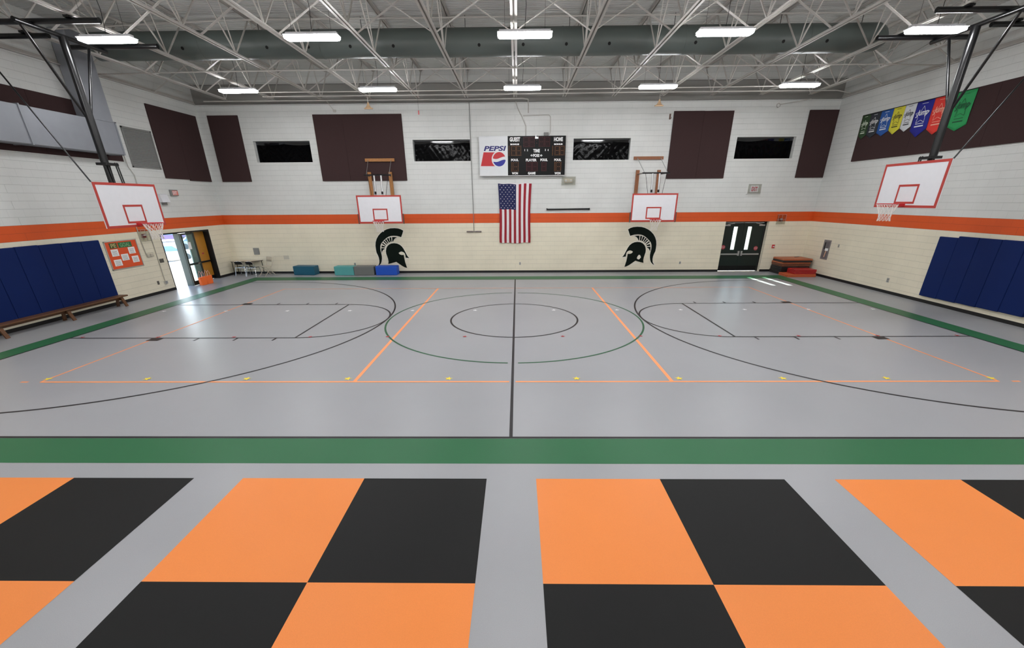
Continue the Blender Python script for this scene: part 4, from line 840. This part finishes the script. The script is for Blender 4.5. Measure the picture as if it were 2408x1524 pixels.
# bulletin board
T = thing('bulletin_board', 'orange bulletin board with five white notices left of the doorway', 'bulletin board', (-XW, 2.76, 1.10))
Z = lambda z: z - 1.10; Yy = lambda y: y - 2.76
MB().box(0, 0.018, -0.60, 0.61, 0.01, 0.905).build('board', mat('bulletin_orange', (222, 84, 40), 0.8), T)
MB().box(0, 0.026, -0.62, -0.59, 0, 0.915).box(0, 0.026, 0.60, 0.63, 0, 0.915).box(0, 0.026, -0.62, 0.63, 0, 0.025).box(0, 0.026, -0.62, 0.63, 0.89, 0.915).build('frame', M_ALU, T)
hd = MB().box(0.018, 0.022, Yy(2.31), Yy(2.60), Z(1.78), Z(1.955)).build('heading_card', mat('card_olive', (74, 82, 44), 0.7), T)
MB().text('PE', Yy(2.36), Yy(2.55), Z(1.80), Z(1.93), lambda a, b, t: (0.0235, a, b), 0, 0, weight=0.02).build('lettering', mat('letter_tan', (184, 176, 120), 0.7), hd)
hd = MB().box(0.018, 0.022, Yy(2.64), Yy(3.16), Z(1.78), Z(1.95)).build('heading_card', mat('card_green', (48, 108, 66), 0.7), T)
MB().text('GOAL', Yy(2.70), Yy(3.10), Z(1.80), Z(1.93), lambda a, b, t: (0.0235, a, b), 0, 0, weight=0.02).build('lettering', mat('letter_pale_green', (120, 168, 120), 0.7), hd)
for ya, yb, za, zb_ in ((2.30, 2.565, 1.53, 1.75), (2.965, 3.23, 1.55, 1.765), (2.62, 2.895, 1.36, 1.57), (3.005, 3.27, 1.25, 1.465), (2.285, 2.57, 1.215, 1.42)):
    nn = MB().box(0.018, 0.021, Yy(ya), Yy(yb), Z(za), Z(zb_)).build('notice', M_WHITEV, T)
    m = MB()
    for q in range(5): m.add([(0.0222, Yy(ya + 0.04), Z(zb_ - 0.05 - q * 0.032)), (0.0222, Yy(yb - 0.04 - 0.02 * (q % 2)), Z(zb_ - 0.05 - q * 0.032)), (0.0222, Yy(yb - 0.04 - 0.02 * (q % 2)), Z(zb_ - 0.06 - q * 0.032)), (0.0222, Yy(ya + 0.04), Z(zb_ - 0.06 - q * 0.032))], [(0, 1, 2, 3)])
    m.build('text_lines', M_GREYBOX, nn)

# ------------------------------------------------------------------ blue wall pads
def pad(name, x_in, x_out, y0, y1, z0, z1, label, group):
    m = MB(); m.box(min(x_in, x_out), max(x_in, x_out), y0 + 0.004, y1 - 0.004, z0, z1)
    o = m.build(name, M_BLUE, None, (x_out, (y0 + y1) / 2, z0)); tag(o, label, 'wall pad', group)
    b = o.modifiers.new('bevel', 'BEVEL'); b.width = 0.018; b.segments = 3
nth = ['first', 'second', 'third', 'fourth', 'fifth', 'sixth', 'seventh']
for i in range(6):
    y1 = 1.98 - 0.61 * i; dz = (0, 0.012, 0.02, 0.035, 0.03, 0.04)[i]
    pad('wall_pad', -XW + 0.065, -XW, y1 - 0.61, y1, 0.28, 2.09 + dz * 0.6, 'tall blue wall pad behind the bench, %s from the bulletin board' % nth[i], 'blue pads on the left wall')
for i in range(6):
    y1 = 2.01 - 0.61 * i; dz = (-0.02, 0.03, 0.03, 0.035, 0.04, 0.05)[i]
    pad('wall_pad', XW - 0.075 - 0.008 * (i > 0), XW, y1 - 0.61, y1, 0.215 + 0.012 * i * (i > 0), 2.08 + dz, 'tall blue wall pad on the right wall, %s from the outlet' % nth[i], 'blue pads on the right wall')

# ------------------------------------------------------------------ bench
T = thing('wooden_bench', 'long low brown wooden bench in front of the left wall pads', 'bench', (-13.06, 0.0, 0))
MB().box(-0.14, 0.14, -3.6, 1.86, 0.315, 0.355).build('seat', M_WOODD, T, bevel=0.006)
MB().box(-0.02, 0.02, -3.5, 1.75, 0.24, 0.315).build('stretcher', M_WOODD, T)
for y in (1.66, -0.12, -1.86, -3.4):
    for s in (-1, 1): MB().bar((s * 0.07, y, 0.315), (s * 0.15, y + 0.03, 0.0), 0.09, 0.035, up=(1, 0, 0)).build('leg', M_WOODD, T)
    MB().box(-0.10, 0.10, y - 0.02, y + 0.02, 0.20, 0.30).build('leg_brace', M_WOODD, T)

# ------------------------------------------------------------------ foam blocks by the back wall
for x0, x1, col, nm, lab in ((-10.38, -9.36, (10, 84, 108), 'teal', 'dark teal foam block by itself against the back wall'), (-8.40, -7.49, (84, 160, 158), 'aqua', 'pale aqua foam block, left of the three in a row'),
                            (-7.48, -6.55, (110, 112, 110), 'grey', 'grey foam block in the middle of the three in a row'), (-6.47, -5.49, (20, 80, 190), 'blue', 'bright blue foam block under the left helmet emblem')):
    y0 = 7.72 if nm != 'teal' else 7.85
    o_ = MB().box(x0, x1, y0, y0 + 0.46, 0, 0.405).build('foam_block', mat('foam_' + nm, col, 0.5), None, ((x0 + x1) / 2, y0 + 0.23, 0)); tag(o_, lab, 'foam block', 'foam blocks along the back wall')
    if nm == 'teal': o_.rotation_euler = (0, 0, -0.08)
    b_ = o_.modifiers.new('bevel', 'BEVEL'); b_.width = 0.025; b_.segments = 3
    MB().box(x0 + 0.1 - (x0 + x1) / 2, x1 - 0.1 - (x0 + x1) / 2, -0.004, 0.004, 0.404, 0.408).build('seam_piping', mat('foam_' + nm, col, 0.5), o_)

# ------------------------------------------------------------------ folding table and chairs
T = thing('activity_table', 'low activity table with a pale curved top in the left corner', 'table', (-12.6, 8.0, 0))
top = [(-0.60, -0.20), (-0.52, -0.27), (-0.3, -0.27), (-0.1, -0.24), (0.1, -0.25), (0.30, -0.27), (0.42, -0.20), (0.66, 0.20), (0.64, 0.30), (0.1, 0.32), (-0.5, 0.32), (-0.66, 0.28)]
MB().prism(top, FLAT, 0.625, 0.65, 0, 1).build('tabletop', [mat('table_laminate', (206, 192, 170), 0.4), M_BLACK], T)
for x, y in ((-0.55, -0.17), (-0.60, 0.24), (-0.02, 0.27), (0.60, 0.24), (0.13, 0.02)): MB().tube([(x, y, 0.625), (x * 1.02, y, 0.0)], 0.014, 8).build('leg', M_BLACK, T)
def student_chair(lab, loc, rz):
    T = thing('student_chair', lab, 'chair', loc, rz, 'black student chairs at the activity table')
    # the chair faces +Y; its back is at -Y
    m = MB(); nx = 10; vs = []
    for j in range(7):
        for i in range(nx + 1): a = -0.2 + 0.4 * i / nx; bb = -0.16 + 0.36 * j / 6; vs.append((a * (1 - 0.1 * (j == 0)), bb, 0.38 + 0.06 * (a / 0.2) ** 2 * 0.3 - 0.012 * math.sin(math.pi * j / 6)))
    m.add(vs, [(r * (nx + 1) + c, r * (nx + 1) + c + 1, (r + 1) * (nx + 1) + c + 1, (r + 1) * (nx + 1) + c) for r in range(6) for c in range(nx)], 0, True)
    o_ = m.build('seat', M_BLACK, T); k = o_.modifiers.new('t', 'SOLIDIFY'); k.thickness = 0.012
    m = MB(); vs = []
    for j in range(5):
        for i in range(nx + 1): a = -0.16 + 0.32 * i / nx; vs.append((a, -0.22 - 0.03 * j / 4 + 0.05 * (a / 0.2) ** 2 - 0.02, 0.53 + 0.13 * j / 4))
    m.add(vs, [(r * (nx + 1) + c, r * (nx + 1) + c + 1, (r + 1) * (nx + 1) + c + 1, (r + 1) * (nx + 1) + c) for r in range(4) for c in range(nx)], 0, True)
    o_ = m.build('backrest', M_BLACK, T); k = o_.modifiers.new('t', 'SOLIDIFY'); k.thickness = 0.012
    MB().tube([(-0.20, -0.15, 0.40), (-0.185, -0.22, 0.60), (-0.14, -0.27, 0.665), (0, -0.28, 0.675), (0.14, -0.27, 0.665), (0.185, -0.22, 0.60), (0.20, -0.15, 0.40)], 0.012, 8).build('back_frame', M_CHROME, T)
    for s in (-1, 1):
        MB().tube([(s * 0.20, -0.15, 0.40), (s * 0.23, -0.24, 0.0)], 0.013, 8).build('leg', M_CHROME, T); MB().tube([(s * 0.18, 0.16, 0.385), (s * 0.22, 0.24, 0.0)], 0.013, 8).build('leg', M_CHROME, T)
    MB().tube([(-0.18, 0.16, 0.375), (0.18, 0.16, 0.375)], 0.012, 8).tube([(-0.2, -0.15, 0.375), (0.2, -0.15, 0.375)], 0.012, 8).build('seat_frame', M_CHROME, T)
student_chair('black student chair with chrome legs at the left side of the table', (-12.76, 7.86, 0), 0.08)
student_chair('black student chair with chrome legs at the middle of the table', (-12.20, 7.80, 0), -0.05)
T = thing('folding_chair', 'beige metal folding chair at the right end of the table', 'chair', (-11.58, 7.78, 0), 2.65)
MT = mat('beige_metal', (196, 184, 164), 0.4)
MB().box(-0.2, 0.2, -0.17, 0.22, 0.42, 0.445).build('seat', MT, T, bevel=0.012)
m = MB(); vs = [(a, -0.25 - 0.05 * j + 0.04 * (a / 0.2) ** 2, 0.62 + 0.2 * j) for j in range(2) for a in [-0.2 + 0.04 * i for i in range(11)]]; m.add(vs, [(i, i + 1, 12 + i, 11 + i) for i in range(10)], 0, True); o_ = m.build('backrest', MT, T); k = o_.modifiers.new('t', 'SOLIDIFY'); k.thickness = 0.012
for s in (-1, 1):
    MB().tube([(s * 0.215, -0.30, 0.82), (s * 0.215, -0.16, 0.45), (s * 0.215, 0.27, 0.0)], 0.012, 8).build('leg', MT, T)
    MB().tube([(s * 0.19, 0.12, 0.43), (s * 0.19, -0.30, 0.0)], 0.012, 8).build('leg', MT, T)
MB().tube([(-0.215, 0.19, 0.10), (0.215, 0.19, 0.10)], 0.009, 6).tube([(-0.19, -0.22, 0.10), (0.19, -0.22, 0.10)], 0.009, 6).build('cross_rail', MT, T)

# ------------------------------------------------------------------ gym mats in the right corner
zc = 0
MTB = mat('mat_black', (34, 30, 30), 0.45); MTO = mat('mat_brown', (176, 98, 62), 0.5); MTR = mat('mat_red', (168, 34, 34), 0.42); MTG = mat('mat_orange', (196, 92, 54), 0.5); MTK = mat('mat_brown_dark', (110, 66, 46), 0.5)
def gym_mat(x0, x1, y0, y1, z0, z1, m, lab, folds=2, mtop=None, rz=0.0):
    cx, cy = (x0 + x1) / 2, (y0 + y1) / 2; T = thing('gym_mat', lab, 'gym mat', (cx, cy, z0), rz, 'folded gym mats in the right corner'); h = (z1 - z0) / folds
    for k in range(folds):
        o_ = MB().box(x0 - cx, x1 - cx, y0 - cy, y1 - cy, k * h + 0.002, (k + 1) * h - 0.002).build('mat_fold', (mtop if (mtop and k == folds - 1) else m), T); b_ = o_.modifiers.new('b', 'BEVEL'); b_.width = 0.014; b_.segments = 2
    return T
stk = [(11.97, 13.20, 7.50, 8.33, 0, 0.15, MTB, None), (11.99, 13.22, 7.48, 8.32, 0.15, 0.29, MTB, None), (12.00, 13.25, 7.47, 8.31, 0.29, 0.41, MTB, MTK), (11.98, 13.27, 7.48, 8.30, 0.41, 0.53, MTK, MTO), (12.02, 13.30, 7.45, 8.30, 0.53, 0.69, MTB, MTO)]
pos = ['bottom mat of the tall stack in the right corner, black', 'second mat from the floor in the tall stack, black', 'middle mat of the tall stack, black edged', 'brown mat just under the top of the tall stack', 'topmost folded mat of the tall stack, brown top and black sides']
for s_, lb in zip(stk, pos): gym_mat(*s_[:7], lb, 2, s_[7])
MB_ = gym_mat(11.90, 13.12, 6.73, 7.43, 0, 0.12, MTG, 'orange brown mat flat on the floor under the red mats', 2)
gym_mat(12.20, 13.12, 6.76, 7.36, 0.12, 0.22, MTR, 'lower red folded mat on the orange brown mat', 2); gym_mat(12.21, 13.13, 6.77, 7.37, 0.22, 0.32, MTR, 'upper red folded mat with a dark handle, top of the low stack', 2)
tag(MB().bar((12.85, 8.05, 0.697), (13.10, 8.15, 0.70), 0.06, 0.012).build('mat_strap', M_BLACK, None, (12.95, 8.1, 0.69)), 'short black strap lying on top of the tall mat stack', 'strap')

# ------------------------------------------------------------------ orange bags by the door
def bag(x, y, rz, lab):
    T = thing('tote_bag', lab, 'bag', (x, y, 0), rz, 'orange tote bags by the doorway')
    mo = mat('tote_orange', (238, 106, 40), 0.7)
    m = MB(); m.add([(-0.13, -0.07, 0), (0.13, -0.07, 0), (0.13, 0.07, 0), (-0.13, 0.07, 0), (-0.16, -0.05, 0.32), (0.16, -0.05, 0.34), (0.16, 0.05, 0.34), (-0.16, 0.05, 0.32)], [(0, 1, 2, 3), (0, 1, 5, 4), (1, 2, 6, 5), (2, 3, 7, 6), (3, 0, 4, 7), (4, 5, 6, 7)]); m.build('bag_body', mo, T, bevel=0.012)
    for y_ in (-0.05, 0.05): MB().tube([(-0.07, y_, 0.32), (-0.05, y_ * 1.2, 0.48), (0, y_ * 1.4, 0.56), (0.05, y_ * 1.2, 0.48), (0.07, y_, 0.32)], 0.008, 6).build('handle', mat('handle_pink', (228, 170, 160), 0.6), T)
bag(-12.98, 5.48, math.pi / 2 - 0.15, 'orange tote bag at the foot of the glass door, nearer one'); bag(-12.96, 5.80, math.pi / 2 - 0.2, 'orange tote bag at the foot of the glass door, farther one')

# ------------------------------------------------------------------ small things under the roof
for x, y, lab in ((-5.66, 6.90, 'beige flared fixture hanging under the roof, left of the centre'), (5.54, 6.90, 'beige flared fixture hanging under the roof, right of the centre')):
    T = thing('hanging_sensor', lab, 'hanging fixture', (x, y, 6.50)); 
    MB().tube([(0, 0, 0.03), (0, 0, 0.07), (0, 0, 0.14), (0, 0, 0.22)], [0.13, 0.09, 0.045, 0.03], 12).build('flared_body', M_BEIGE, T); MB().box(-0.16, 0.16, -0.05, 0.05, 0, 0.03).build('base_plate', M_BEIGE, T); MB().tube([(0, 0, 0.22), (0, 0, 0.40), (-0.05 if x < 0 else 0.20, 0, 0.445)], 0.012, 6).build('stem', M_STEEL, T)
T = thing('pull_tag', 'small red tag hanging on a cord under the roof', 'tag', (-3.83, 7.40, 6.38)); MB().box(-0.02, 0.02, -0.008, 0.008, 0, 0.14).build('red_tag', M_RED, T); MB().tube([(0, 0, 0.14), (0, 0, 0.56)], 0.004, 5).build('cord', M_BLACK, T)
T = thing('pipe_ring', 'small round ring on the end of a slanting pipe near the right corner', 'bracket', (10.84, 8.30, 6.74)); MB().tube([(0.07 * math.cos(a), 0, 0.07 * math.sin(a)) for a in [2 * math.pi * k / 16 for k in range(16)]], 0.012, 6, closed=True).tube([(0, 0, -0.07), (0, 0.07, -0.07)], 0.012, 6).build('ring', M_STEEL, T); MB().tube([(0.06, 0, 0.03), (1.1, -0.3, 0.16)], 0.014, 6).build('arm', M_STEEL, T)
T = thing('pipe_bracket', 'small white bracket on the back wall above the left acoustic panels', 'bracket', (-7.55, YB, 6.66)); MB().box(-0.06, 0.06, -0.05, 0, 0, 0.08).build('base_plate', M_STEEL, T); MB().tube([(-0.02, -0.04, 0.05), (-0.20, -0.2, 0.36)], 0.012, 6).build('arm', M_STEEL, T)
T = thing('wall_hook', 'small brown hook on the back wall beside the right acoustic pair', 'hook', (6.47, YB, 6.28)); MB().box(-0.03, 0.03, -0.02, 0, 0, 0.20).build('plate', M_BROWN, T); MB().tube([(0, -0.02, 0.03), (0.03, -0.07, 0.02), (0.05, -0.07, 0.08)], 0.01, 6).build('hook', M_BROWN, T)

# ------------------------------------------------------------------ outside: parked cars seen through the doorway
def car(x, y, rz, col, lab):
    T = thing('parked_car', lab, 'car', (x, y, -2.0), rz, 'parked cars outside the doorway')
    m = MB(); body = [(-2.2, 0.35), (2.2, 0.35), (2.25, 0.62), (2.1, 0.82), (1.2, 0.92), (-1.6, 0.95), (-2.2, 0.88), (-2.28, 0.6)]
    m.prism(body, lambda a, b, t: (a, t, b), -0.88, 0.88); m.build('body', mat('car_' + col[0], col[1], 0.3, coat=0.5), T, bevel=0.05)
    m = MB(); m.prism([(-1.5, 0.93), (1.1, 0.91), (0.5, 1.38), (-0.9, 1.42)], lambda a, b, t: (a, t * (1 - 0.15 * (b > 1.2)), b), -0.8, 0.8); m.build('cabin', mat('car_glass', (120, 146, 180), 0.2), T, bevel=0.03)
    MB().prism([(-0.95, 1.40), (0.55, 1.36), (0.45, 1.44), (-0.85, 1.47)], lambda a, b, t: (a, t, b), -0.66, 0.66).build('roof', mat('car_' + col[0], col[1], 0.3), T)
    for wx in (-1.4, 1.4):
        for s in (-1, 1): MB().tube([(wx, s * 0.70, 0.33), (wx, s * 0.90, 0.33)], 0.33, 20).build('wheel', mat('tyre', (96, 96, 100), 0.8), T)
car(-33.4, 29.0, 0.72, ('white', (226, 228, 230)), 'white car parked outside, nearest the open doorway'); car(-39.0, 41.0, 0.72, ('silver', (180, 186, 196)), 'silver car parked farther off outside the doorway'); car(-50, 50.5, 0.72, ('purple', (120, 96, 150)), 'purplish car parked farthest off outside the doorway')
